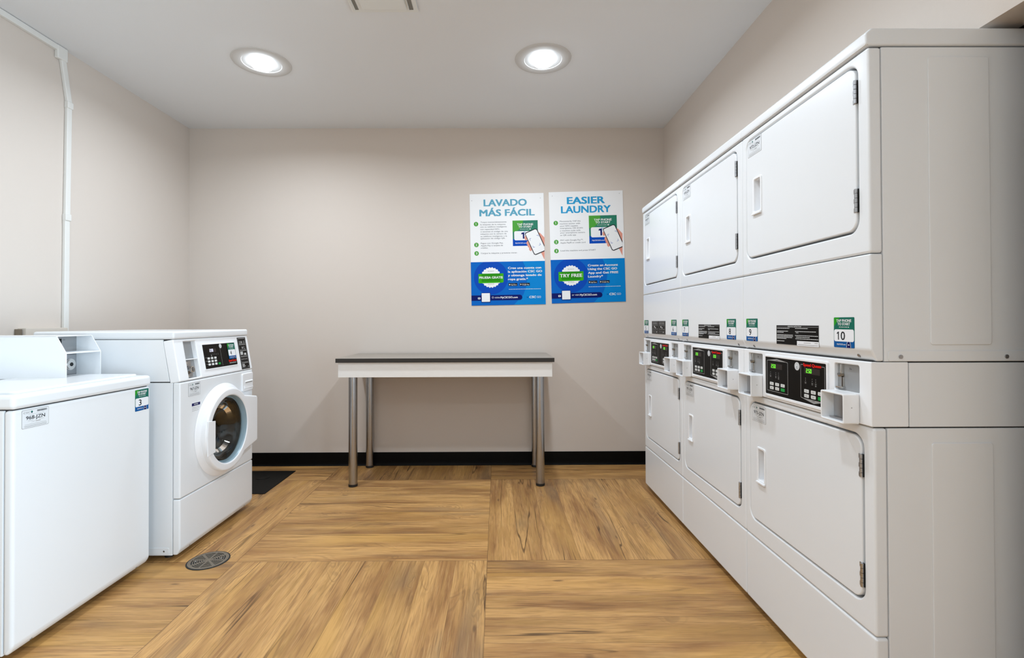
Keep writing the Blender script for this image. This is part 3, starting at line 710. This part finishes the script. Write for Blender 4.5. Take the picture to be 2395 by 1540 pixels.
    m = MB(); m.lathe([(0.196, -0.012), (0.196, 0.002), (0.252, 0.0006), (0.247, 0.006), (0.233, 0.012), (0.222, 0.020), (0.205, 0.022)], 'plastic', 64, mx=F)
    dr = m.build('door', r)
    out = []
    R = 0.225
    a0, a1 = math.radians(47), math.radians(-47)
    n = 48
    for i in range(n+1):
        a = a0 + (2*PI-(a0-a1))*i/n
        out.append((cx+R*math.cos(a), cz+R*math.sin(a)))
    hx = w-0.022
    out += [(hx-0.010, cz-0.138), (hx, cz-0.128), (hx, cz+0.128), (hx-0.010, cz+0.138)]
    m = MB(); m.plate([out, circ(cx, cz, 0.183, 64)], -0.044, -0.008, 'plastic', 0.009, 3); m.build('door_ring', dr)
    m = MB(); m.lathe([(0.184, 0.040), (0.180, 0.030), (0.178, 0.014), (0.172, 0.010)], 'gasket', 64, mx=F); m.lathe([(0.178, 0.014), (0.174, 0.000), (0.176, -0.02), (0.199, -0.024)], 'rubber', 64, mx=F); m.build('inner_ring', dr)
    m = MB(); pr = [(0.172, 0.018), (0.150, 0.014), (0.130, -0.004), (0.112, -0.030), (0.085, -0.052), (0.045, -0.062), (0.0001, -0.064)]
    pr2 = [(a*0.97, b-0.005) for a, b in pr[::-1]]
    m.lathe(pr+pr2, 'glass', 64, mx=F); m.build('door_glass', dr)
    m = MB(); m.plate([[(cx-0.214, cz-0.098), (cx-0.150, cz-0.092), (cx-0.150, cz+0.072), (cx-0.212, cz+0.080), (cx-0.220, cz+0.0)]], -0.0485, -0.040, 'plastic', 0.002); m.build('door_handle', dr)
    m = MB(); m.lathe([(0.200, -0.002), (0.196, -0.04), (0.215, -0.06), (0.235, -0.10), (0.235, -0.36), (0.20, -0.38), (0.0001, -0.385)], 'drum', 64, mx=F)
    for i in range(3):
        a = 2*PI*i/3+0.5
        m.box(-0.02, 0.02, -0.235, -0.185, -0.35, -0.11, 'drum', 0.008, 2, mx=F @ Matrix.Rotation(a, 4, 'Z'))
    m.build('drum', r)
    # detergent drawer
    m = MB(); m.plate([rrect(0.558, 0.735, 0.681, 0.842, 0.010, 5)], -0.008, 0.004, 'plastic', 0.0035, 3); dd = m.build('detergent_drawer', r)
    m = MB(); m.prism([(-0.006, 0.787), (-0.0125, 0.789), (-0.0125, 0.793), (-0.006, 0.800)], 0.588, 0.672, 'plastic', 0.0015); m.box(0.590, 0.670, -0.0088, -0.0078, 0.783, 0.788, 'print_grey'); m.prism([(-0.006, 0.745), (-0.012, 0.752), (-0.006, 0.780)], 0.575, 0.676, 'plastic', 0.002); m.build('drawer_pull', dd)
    inventory_label('967-JZN', 0.097, 0.066).build('inventory_label', r, T(0.061, -0.0004, 0.781))
    d = Decal(); d.plate(0, 0, 0.070, 0.045, 0.0004, 'enamel'); d.rect(0.001, 0.030, 0.069, 0.044, 'print_navy'); d.text('NOTICE', 0.035, 0.034, 0.0065, 'print_white', w=0.032, align='c', bold=0.02)
    for i in range(3): d.rect(0.004, 0.021-i*0.008, 0.066-i*0.004, 0.0228-i*0.008, 'print_grey')
    d.build('notice_label', r, T(0.088, -0.0004, 0.699))
    for x in (0.06, w-0.06):
        for y in (0.09, 0.64):
            m = MB(); m.cyl((x, y, 0), (0, 0, 1), 0.020, 0.028, 'rubber', 16); m.build('foot', r)
    return r
make_front_loader()

def make_top_loader():
    w = 0.645; r = empty('top_load_washer', (-1.630, 1.640, 0), PI/2,
        label='white top load washer with coin box on its deck and number sticker 3', cat='washing machine')
    m = MB(); m.box(0.001, w-0.001, 0.034, 0.70, 0.028, 0.8515, 'enamel', 0.003); m.build('cabinet', r)
    prof = [(0, 0.8515), (0, 0.055), (0.016, 0.030), (0.0325, 0.030), (0.0325, 0.8515)]
    m = MB(); m.prism(prof, 0, w, 'enamel', 0.011, 4); fp = m.build('front_panel', r)
    for x in (0.075, w-0.075):
        m = MB(); screw(m, x, 0.008, 0.0425, (0, -0.85, -0.53), 0.004); m.build('screw', fp)
    m = MB(); m.box(0.01, w-0.01, 0.01, 0.69, 0.848, 0.858, 'gap'); m.build('seam', r)
    m = MB(); m.box(-0.003, w+0.003, -0.004, 0.705, 0.8545, 0.903, 'enamel', 0.014, 5); m.build('top_deck', r)
    m = MB(); m.plate([rrect(0.035, 0.030, w-0.035, 0.44, 0.02, 5)], -0.010, 0.002, 'enamel', 0.005, 3, mx=T(0, 0, 0.903, rx=-PI/2) ); m.build('lid', r)
    # console across the back, coin box in front of its far end
    m = MB(); m.prism([(0.545, 0.903), (0.552, 0.985), (0.585, 1.062), (0.690, 1.066), (0.695, 0.903)], 0.006, w-0.006, 'enamel', 0.010, 3); m.build('console', r)
    x0, x1, yf, yt, yb = 0.450, 0.632, 0.220, 0.262, 0.700
    t = 0.003
    prof = [(yf, 0.905), (yf, 1.018), (yt, 1.092), (yb, 1.092), (yb, 0.905)]
    m = MB(); m.prism(prof, x0, x0+t, 'enamel2', 0.0012, 1); m.prism(prof, x1-t, x1, 'enamel2', 0.0012, 1)
    m.box(x0, x1, yt, yb, 1.089, 1.092, 'enamel2', 0.001, 1); m.box(x0, x1, yf, yb, 0.905, 0.909, 'enamel2', 0.001, 1)
    m.box(x0+t, x1-t, yf+0.001, 0.34, 1.015, 1.020, 'enamel2', 0.001, 1); m.box(x0+0.002, x1-0.002, yb-0.004, yb, 0.905, 1.09, 'enamel2')
    cb = m.build('coin_box', r)
    m = MB(); m.box(x0+t, x1-t, 0.332, 0.336, 1.020, 1.089, 'zinc'); m.box(x0+0.030, x0+0.033, 0.270, 0.332, 1.035, 1.080, 'gap')
    m.build('slide_plate', cb)
    m = MB(); m.box(x0+t, x1-t, 0.332, 0.336, 0.909, 1.015, 'steel')
    m.box(x0+0.098, x0+0.166, 0.322, 0.333, 0.915, 1.005, 'steel', 0.002)
    m.build('back_plate', cb)
    m = MB(); xl = x0+0.132
    m.cyl((xl, 0.333, 0.960), (0, -1, 0), 0.026, 0.020, 'chrome', 28, bev=0.004); m.cyl((xl, 0.3135, 0.960), (0, -1, 0), 0.0085, 0.0015, 'gap', 16)
    m.cyl((xl, 0.333, 0.996), (0, -1, 0), 0.007, 0.004, 'chrome', 14); m.cyl((xl, 0.333, 0.924), (0, -1, 0), 0.007, 0.004, 'chrome', 14)
    m.build('coin_lock', cb)
    d = Decal(); d.poly(rrect(0.0, 0.0, 0.026, 0.013, 0.006, 4), 'print_grey', 1); d.poly(rrect(0.001, 0.001, 0.025, 0.012, 0.0055, 4), 'zinc', 2); d.text('25¢', 0.013, 0.0042, 0.005, 'print_black', align='c', lay=3)
    d.build('coin_mark', cb, T(x0+0.100, 0.3318, 1.066))
    inventory_label('968-JZN', 0.100, 0.064).build('inventory_label', r, T(0.030, -0.0004, 0.783))
    number_sticker('3', 0.084, 0.096).build('number_sticker', r, T(0.549, -0.0004, 0.748), label='green and blue sticker with number 3')
    for x in (0.06, w-0.06):
        for y in (0.09, 0.63):
            m = MB(); m.cyl((x, y, 0), (0, 0, 1), 0.018, 0.028, 'rubber', 16); m.build('foot', r)
make_top_loader()

# ------------------------------------------------------------------ folding table against the far wall
def make_table():
    tx0, tx1, ty0, ty1 = -1.124+0.009, 0.397-0.007, 3.335, 3.897
    r = empty('folding_table', ((tx0+tx1)/2, (ty0+ty1)/2, 0), label='long narrow table with dark top, white apron and round metal legs, against the far wall', cat='table')
    ox, oy = -(tx0+tx1)/2, -(ty0+ty1)/2
    X = Matrix.Translation((ox, oy, 0))
    m = MB(); m.box(tx0, tx1, ty0, ty1, 0.8705, 0.899, 'table_edge', 0.0008, 1, mx=X); m.box(tx0+0.001, tx1-0.001, ty0+0.001, ty1-0.001, 0.8985, 0.8995, 'table_top', mx=X); m.build('tabletop', r, smooth=0)
    ax0, ax1, ay0, ay1 = tx0+0.014, tx1-0.014, ty0+0.014, ty1-0.010
    m = MB(); z0, z1 = 0.768, 0.8705
    m.box(ax0, ax1, ay0, ay0+0.018, z0, z1, 'apron', 0.0008, 1, mx=X); m.box(ax0, ax1, ay1-0.018, ay1, z0, z1, 'apron', 0.0008, 1, mx=X)
    m.box(ax0, ax0+0.018, ay0+0.018, ay1-0.018, z0, z1, 'apron', 0.0008, 1, mx=X); m.box(ax1-0.018, ax1, ay0+0.018, ay1-0.018, z0, z1, 'apron', 0.0008, 1, mx=X)
    m.build('apron', r, smooth=0)
    for lx in (-1.017, 0.296):
        for ly in (3.413, 3.858):
            m = MB(); m.cyl((lx, ly, 0.018), (0, 0, 1), 0.0300, 0.8525, 'leg', 36, mx=X); lg = m.build('leg', r)
            m = MB(); m.cyl((lx, ly, 0.0), (0, 0, 1), 0.0315, 0.020, 'rubber', 36, bev=0.003, mx=X); m.build('foot_cap', lg)
make_table()

# ------------------------------------------------------------------ posters
def poster(name, tl, ang, ax, ay, cx0, cy0, title, steps, side, banner, banner_w, visit, label, tmat):
    S = 0.598/892; PW, PH = 0.598, 0.900
    r = empty(name, (tl[0], YB-0.004, tl[1]), 0, label=label, cat='poster', group='laundry app posters on the far wall'); r.rotation_euler = (0, -ang, 0)
    def P(cx, cy):
        dx, dy = cx-cx0, cy-cy0
        return ((dx-ay*dy)*S, -(dy+ax*dx)*S)
    d = Decal(); d.plate(0, -PH, PW, 0, 0.003, 'p_white')
    def TX(s, cx, cy, capx, wpx, m, bold=0.0, lay=3, align='l'):
        x, z = P(cx, cy); d.text(s, x, z, capx*S, m, w=None if wpx is None else wpx*S, bold=bold, lay=lay, align=align)
    def poly(pts, m, lay=2): d.poly([P(*p) for p in pts], m, lay)
    for a in title: TX(a[0], a[1], a[2], a[3], a[4], tmat, 0.035)
    for n, cx, cy, lines in steps:
        x, z = P(cx, cy); d.disc(x, z, 27*S, 'p_green', 2, 28); (d.one(x, z-14*S, 28*S, 'print_white', 3, 0.2) if n == '1' else d.text(n, x, z-13*S, 26*S, 'print_white', align='c', bold=0.03, lay=3))
        for s, lx, ly, lw in lines: TX(s, lx, ly, 15, lw, 'p_grey', 0.004)
    # sticker picture
    sx0, sy0, sx1, sy1 = side['stk']
    x0, z1 = P(sx0, sy0); x1 = x0+(sx1-sx0)*S; z0 = z1-(sy1-sy0)*S; hh = z1-z0; ww = x1-x0
    d.rect(x0, z0, x1, z1, 'p_teal', 1)
    arc = [(x0, z1), (x0, z0+hh*0.55)]+[(x0+ww*0.42*math.sin(t*PI/12), z0+hh*0.55+hh*0.45*(1-math.cos(t*PI/12))) for t in range(1, 7)]
    d.poly(arc, 'p_green', 2); d.rect(x0, z0, x1, z0+hh*0.27, 'p_blue2', 2)
    d.text('TAP PHONE', x0+ww*0.5, z1-hh*0.19, hh*0.072, 'print_white', w=ww*0.63, align='c', bold=0.03, lay=3)
    d.text('TO START', x0+ww*0.5, z1-hh*0.285, hh*0.072, 'print_white', w=ww*0.53, align='c', bold=0.03, lay=3)
    d.text('OR SCAN CODE', x0+ww*0.46, z1-hh*0.36, hh*0.032, 'print_white', w=ww*0.34, align='c', lay=3); d.rect(x0+ww*.66, z1-hh*.36, x0+ww*.72, z1-hh*.325, 'print_white', 3)
    d.rect(x0+ww*.06, z0+hh*.22, x1-ww*.05, z0+hh*.58, 'stk_white', 3, ww*0.06)
    d.poly([(x0+ww*.40, z0+hh*.28), (x0+ww*.40, z0+hh*.46), (x0+ww*.33, z0+hh*.46), (x0+ww*.36, z0+hh*.52), (x0+ww*.46, z0+hh*.53), (x0+ww*.46, z0+hh*.28)], 'p_navy', 4)
    for a in (20, 50, 80):
        ca, sa = math.cos(math.radians(a)), math.sin(math.radians(a)); bx, bz = x0+ww*.44, z0+hh*.48
        d.line([(bx+ca*ww*.05, bz+sa*ww*.05), (bx+ca*ww*.11, bz+sa*ww*.11)], ww*.015, 'p_title', 5)
    d.text('MyCSCGO.com', x0+ww*.10, z0+hh*.09, hh*.042, 'print_white', w=ww*.44, lay=3, bold=0.02)
    # phone held in a hand
    hx, hy = side['phone']                   # upper left corner of the phone in crop pixels
    q = lambda pts: [(hx+a, hy+b) for a, b in pts]
    poly(q([(165, -12), (235, 60), (235, 330), (150, 230)]) if False else q([(150, -10), (180, 0), (233, 56), (233, 325), (190, 235), (150, 120)]), 'p_skin', 5)
    for fx, fy in ((4, 60), (28, 122), (40, 150), (58, 190)):
        c = P(hx+fx+8, hy+fy); d.poly([(c[0]+19*S*math.cos(t), c[1]+27*S*math.sin(t)) for t in [2*PI*i/16 for i in range(16)]], 'p_skin', 5.1+fy*0.004)
    ph = [(0, 10), (8, 0), (120, -48), (142, -38), (238, 195), (236, 215), (125, 262), (108, 252)]
    def clip(pts): return [(min(a, 236), b) for a, b in pts]
    poly(q([(a if a < 233 else 233, b) for a, b in [(-4, 12), (6, -4), (122, -54), (146, -44), (233, 150), (233, 222), (128, 266), (106, 258)]]), 'print_black', 6)
    poly(q([(5, 14), (13, 4), (121, -44), (139, -36), (232, 170), (232, 211), (125, 256), (112, 249)]), 'p_white', 7)
    for (a, b, c) in (((62, 92), (54, 72), (72, 64)), ((138, 30), (156, 24), (164, 44)), ((176, 122), (184, 142), (166, 150)), ((92, 156), (100, 176), (118, 170))):
        pa, pb, pc = [P(hx+v[0], hy+v[1]) for v in (a, b, c)]; d.line([pa, pb, pc], 4*S, 'p_blue2', 8)
    # blue lower half
    zb = -side['blue']*S
    d.rect(0, -PH, PW, zb, 'p_blue1', 1)
    cb = P(*side['badge'])
    def cl(cx, cz, rr, m, lay):
        pts = []
        for i in range(72):
            a = 2*PI*i/72; pts.append((min(max(cx+rr*math.cos(a), 0), PW), min(max(cz+rr*math.sin(a), -PH), zb)))
        d.poly(pts, m, lay)
    # light right corner, then the two big discs
    d.poly([(PW*0.70, zb), (PW*0.745, zb-0.06), (PW*0.76, zb-0.13), (PW*0.745, zb-0.20), (PW*0.70, zb-0.27), (PW*0.62, zb-0.32), (PW*0.57, -PH), (PW, -PH), (PW, zb)], 'p_blue3', 2)
    cl(cb[0], cb[1], 205*S, 'p_blue2', 3)
    n = 22; sc = []
    for i in range(n*6):
        a = 2*PI*i/(n*6); rr = (120+5*math.cos(a*n))*S; sc.append((cb[0]+rr*math.cos(a), cb[1]+rr*math.sin(a)))
    d.poly(sc, 'p_white', 4)
    bw = 151*S
    d.poly([(cb[0]-bw, cb[1]-62*S), (cb[0]-bw+14*S, cb[1]-68*S), (cb[0]+bw-14*S, cb[1]-64*S), (cb[0]+bw, cb[1]-56*S), (cb[0]+bw, cb[1]+48*S), (cb[0]-bw, cb[1]+46*S)], 'p_banner', 5)
    d.rect(cb[0]-113*S, cb[1]-50*S, cb[0]+113*S, cb[1]+48*S, 'p_bannerd', 6)
    d.text(banner, cb[0], cb[1]-banner_w[1]*S*0.5, banner_w[1]*S, 'print_white', w=banner_w[0]*S, align='c', bold=0.035, lay=7)
    d.text('BONUS', cb[0], cb[1]+70*S, 13*S, 'print_grey', w=70*S, align='c', lay=6); d.text('BONUS', cb[0], cb[1]-86*S, 13*S, 'print_grey', w=70*S, align='c', lay=6)
    for s, lx, ly, lw in side['text']: TX(s, lx, ly, 25, lw, 'print_white', 0.03, 5)
    bx, bz = P(*side['store'])
    for i, nm in enumerate(('App Store', 'Google Play')):
        xx = bx+i*134*S; d.rect(xx, bz-34*S, xx+(106 if i == 0 else 122)*S, bz, 'print_black', 4, 3*S)
        if i == 0: d.disc(xx+14*S, bz-18*S, 8*S, 'print_white', 5, 14)
        else: d.poly([(xx+8*S, bz-27*S), (xx+8*S, bz-8*S), (xx+24*S, bz-17*S)], 'print_white', 5)
        d.text(nm, xx+30*S, bz-26*S, 11*S, 'print_white', w=(66 if i == 0 else 84)*S, bold=0.02, lay=5)
        d.rect(xx+30*S, bz-9*S, xx+80*S, bz-7*S, 'print_grey', 5)
    fx, fz = P(*side['fine']); x = fx
    rr = random.Random(5)
    while x < fx+385*S:
        wl = rr.uniform(8, 30)*S; d.rect(x, fz, min(x+wl, fx+385*S), fz+4.5*S, 'print_white', 4); x += wl+3*S
    vx, vz = P(*side['bar'])
    d.poly([(0, vz-70*S), (vx-30*S, vz-70*S)]+[(vx-32*S+32*S*math.cos(t), vz-38*S+32*S*math.sin(t)) for t in [-PI/2+PI*i/8 for i in range(9)]]+[(0, vz-6*S)], 'p_navy', 4)
    q0 = P(*side['qr']); d.rect(q0[0]-6*S, q0[1]-112*S, q0[0]+106*S, q0[1]+4*S, 'p_navy', 5, 6*S); d.rect(q0[0], q0[1]-104*S, q0[0]+99*S, q0[1], 'p_white', 6, 4*S)
    d.rect(q0[0]-46*S, q0[1]-72*S, q0[0]-16*S, q0[1]-50*S, 'print_white', 5, 4*S); d.disc(q0[0]-31*S, q0[1]-61*S, 6*S, 'p_navy', 6, 12)
    TX(visit[0], visit[1], visit[2], 21, visit[3], 'print_white', 0.0, 5); TX('MyCSCGO.com', visit[4], visit[2], 22, visit[5], 'print_white', 0.03, 5)
    lx, lz = P(*side['logo']); d.text('CSC', lx, lz, 25*S, 'print_white', w=78*S, bold=0.035, lay=4, slant=0.15); d.text('GO', lx+92*S, lz, 24*S, 'print_white', w=48*S, lay=4)
    d.poly([(lx-34*S, lz+20*S), (lx-22*S, lz+2*S), (lx-10*S, lz+20*S), (lx-22*S, lz+12*S)], 'p_navy', 4)
    p = d.build('poster_sheet', r)
    m = MB()
    for cx, cy in side['screws']:
        a, b = P(cx, cy); m = MB(); m.cyl((a, 0.0003, b), (0, -1, 0), 4.2*S, 0.0014, 'steel', 12); m.build('screw', r)
    return r

poster('wall_poster', (-0.224, 2.180), 0.0165, 0.0146, 0.0164, 90, 128,
    [('LAVADO', 264, 273, 78, 512), ('MÁS FÁCIL', 214, 394, 76, 656)],
    [('1', 168, 489, [('Toque momentáneamente', 222, 474, 312), ('la etiqueta de la máquina', 220, 503, 302), ('con su teléfono inteligente', 220, 531, 316), ('con capacidad NFC,', 220, 560, 235),
                      ('o escanee el código de una', 222, 588, 328), ('máquina con la cámara de', 222, 616, 312), ('su teléfono inteligente o la', 222, 645, 318), ('aplicación de código QR.', 222, 671, 296)]),
     ('2', 172, 740, [('Pague con Google Pay,', 224, 728, 272), ('Apple Pay o tarjeta de', 226, 757, 265), ('crédito.', 226, 784, 86)]),
     ('3', 174, 842, [('Cargue la máquina y presione iniciar.', 226, 848, 440)])],
    dict(stk=(606, 448, 910, 755), phone=(758, 598), blue=820, badge=(346, 1133), text=[('Cree una cuenta con', 552, 1032, 398), ('la aplicación CSC GO', 552, 1076, 408), ('y obtenga lavado de', 552, 1120, 402), ('ropa gratis.*', 552, 1166, 238)],
         store=(556, 1202), fine=(560, 1278), bar=(722, 1334), qr=(233, 1322), logo=(806, 1382), screws=((117, 207), (942, 176))),
    'PRUEBA GRATIS', (280, 26), ('O visite', 356, 1384, 96, 460, 206),
    'blue and white poster headed LAVADO MÁS FÁCIL on the far wall', 'p_title2')
poster('wall_poster', (0.4155, 2.195), 0.0245, 0.031, 0.0275, 65, 115,
    [('EASIER', 290, 256, 80, 448), ('LAUNDRY', 218, 367, 80, 592)],
    [('1', 150, 487, [('Momentarily TAP the', 198, 474, 250), ('machine sticker with', 198, 503, 245), ('your NFC-capable', 200, 531, 215), ('smartphone, OR SCAN', 202, 558, 272),
                      ('a machine code with', 202, 587, 245), ('your smartphone camera', 204, 612, 298), ('or QR code app', 204, 641, 190)]),
     ('2', 156, 716, [('PAY with Google Pay™,', 206, 702, 276), ('Apple Pay® or credit card', 206, 733, 302)]),
     ('3', 158, 824, [('Load the machine and press START', 208, 828, 424)])],
    dict(stk=(547, 396, 884, 733), phone=(720, 552), blue=818, badge=(333, 1118), text=[('Create an Account', 537, 1008, 360), ('Using the CSC GO', 537, 1052, 350), ('App and Get FREE', 539, 1098, 362), ('Laundry*', 539, 1142, 178)],
         store=(542, 1180), fine=(545, 1256), bar=(710, 1310), qr=(224, 1304), logo=(794, 1352), screws=((108, 160), (916, 124))),
    'TRY FREE', (266, 38), ('or visit', 344, 1362, 86, 440, 204),
    'blue and white poster headed EASIER LAUNDRY, right of two on the far wall', 'p_title')

# ------------------------------------------------------------------ raceway, wall box, vent, drain, mat
def make_raceway():
    r = empty('cable_raceway', (XL, 2.79, 1.2), label='white surface raceway running along the ceiling edge and down the left wall', cat='conduit')
    X = Matrix.Translation((-XL, -2.79, -1.2))
    m = MB(); m.box(XL, XL+0.020, YF+0.01, 2.735, 2.682, 2.714, 'conduit', 0.003, mx=X); m.build('horizontal_channel', r)
    m = MB(); m.box(XL, XL+0.024, 2.715, 2.780, 2.640, 2.715, 'conduit', 0.006, 3, mx=X); m.build('corner_elbow', r)
    def seg(name, y0, z0, y1, z1, w=0.032, t=0.019):
        mm = MB(); mm.prism([(y0-w/2, z0), (y1-w/2, z1), (y1+w/2, z1), (y0+w/2, z0)], XL, XL+t, 'conduit', 0.0045, 3, mx=X); mm.build(name, r)
    seg('vertical_channel', 2.757, 2.66, 2.801, 2.41); seg('vertical_channel', 2.798, 2.41, 2.789, 1.755); seg('vertical_channel', 2.787, 1.755, 2.780, 0.62)
    seg('coupling', 2.799, 2.425, 2.798, 2.385, 0.038, 0.024); seg('coupling', 2.788, 1.775, 2.788, 1.735, 0.038, 0.024)
make_raceway()
m = MB(); m.box(XL, XL+0.045, 2.516, 2.762, 0.95, 1.123, 'boxbeige', 0.004)
r = empty('utility_box', (XL, 2.64, 0.95), label='beige washer outlet box low on the left wall beside the raceway', cat='wall box')
o = m.build('box_housing', r); o.location = (-XL, -2.64, -0.95)
m = MB(); m.box(XL, XL+0.030, 2.500, 2.512, 0.97, 1.118, 'drain', 0.002); o = m.build('pipe_stub', r); o.location = (-XL, -2.64, -0.95)

def make_vent():
    x0, x1, y1 = -0.722, -0.392, 2.425; y0 = y1-0.33
    r = empty('ceiling_vent', ((x0+x1)/2, (y0+y1)/2, H), label='square white exhaust vent in the ceiling at the top edge of the view', cat='vent')
    X = Matrix.Translation((-(x0+x1)/2, -(y0+y1)/2, -H))
    def pl(name, loops, z0, z1, mt, bev):
        m = MB(); m.plate(loops, z0, z1, mt, bev, mx=X @ Matrix.Translation((0, 0, H)) @ Matrix.Rotation(PI/2, 4, 'X')); return m.build(name, r)
    # plates built facing -y are turned to face the floor: (x, z) -> (x, y mirrored)
    f = lambda a, b, c, d, rr=0.0: [(p[0], p[1]) for p in rrect(a, b, c, d, rr, 4)]
    m = MB(); m.box(x0, x1, y0, y1, H-0.012, H-0.0005, 'vent', 0.003, mx=X); m.build('vent_frame', r)
    m = MB(); m.box(x0+0.055, x1-0.055, y0+0.055, y1-0.030, H-0.020, H-0.011, 'vent', 0.004, mx=X); m.build('centre_panel', r)
    for a, b in ((x0+0.020, x0+0.036), (x1-0.042, x1-0.022)):
        m = MB(); m.box(a, b, y0+0.02, y1-0.022, H-0.0135, H-0.0115, 'slot', mx=X); m.box(a-0.003, a, y0+0.02, y1-0.02, H-0.018, H-0.0115, 'vent', 0.001, 1, mx=X); m.build('louver', r)
make_vent()

def make_drain():
    c = (-1.398, 2.354); R = 0.087
    r = empty('floor_drain', (c[0], c[1], 0), label='round slotted metal floor drain in front of the front load washer', cat='drain')
    m = MB(); m.lathe([(R+0.006, 0.0), (R+0.006, 0.0022), (R, 0.0024), (R, 0.0008)], 'gap', 56); m.build('rim', r, smooth=0)
    m = MB(); m.cyl((0, 0, 0.0004), (0, 0, 1), R, 0.0008, 'gap', 48); m.build('sump', r, smooth=0)
    loops = [circ(0, 0, R, 64)]
    rings = 7; rb = 0.012; dr = (R-0.010-rb)/rings
    for k in range(rings):
        ri = rb+k*dr; ro = ri+dr*0.60
        for q in range(8):
            a0 = 2*PI*q/8+0.0035/max(ri, 0.01)+0.06*(1 if q % 2 else 0); a1 = 2*PI*(q+1)/8-0.0035/max(ri, 0.01)
            n = 5
            loops.append([(ri*math.cos(a0+(a1-a0)*i/n), ri*math.sin(a0+(a1-a0)*i/n)) for i in range(n+1)]+[(ro*math.cos(a1-(a1-a0)*i/n), ro*math.sin(a1-(a1-a0)*i/n)) for i in range(n+1)])
    m = MB(); m.plate(loops, -0.0035, -0.0015, 'drain', mx=Matrix.Rotation(-PI/2, 4, 'X')); m.build('grate', r, smooth=0)
    for a in (0.3, 0.3+PI):
        m = MB(); m.cyl((0.055*math.cos(a), 0.055*math.sin(a), 0.003), (0, 0, 1), 0.005, 0.0022, 'chrome', 12, bev=0.0006); m.build('screw', r)
make_drain()

m = MB(); m.box(-2.06, -1.562, 3.262, 3.762, 0, 0.004, 'mat_rubber', 0.001, 1)
r = empty('rubber_mat', (-1.81, 3.512, 0), label='black square rubber mat on the floor between the front load washer and the far wall', cat='mat')
o = m.build('mat_sheet', r); o.location = (1.81, -3.512, 0)
for x, y in ((-1.74, 3.60), (-1.78, 3.34)):
    m = MB(); m.lathe([(0.052, 0.003), (0.050, 0.0065), (0.044, 0.0072), (0.040, 0.0055), (0.0, 0.0052)], 'mat_rubber', 32, mx=T(x+1.81, y-3.512, 0)); m.build('raised_disc', r)
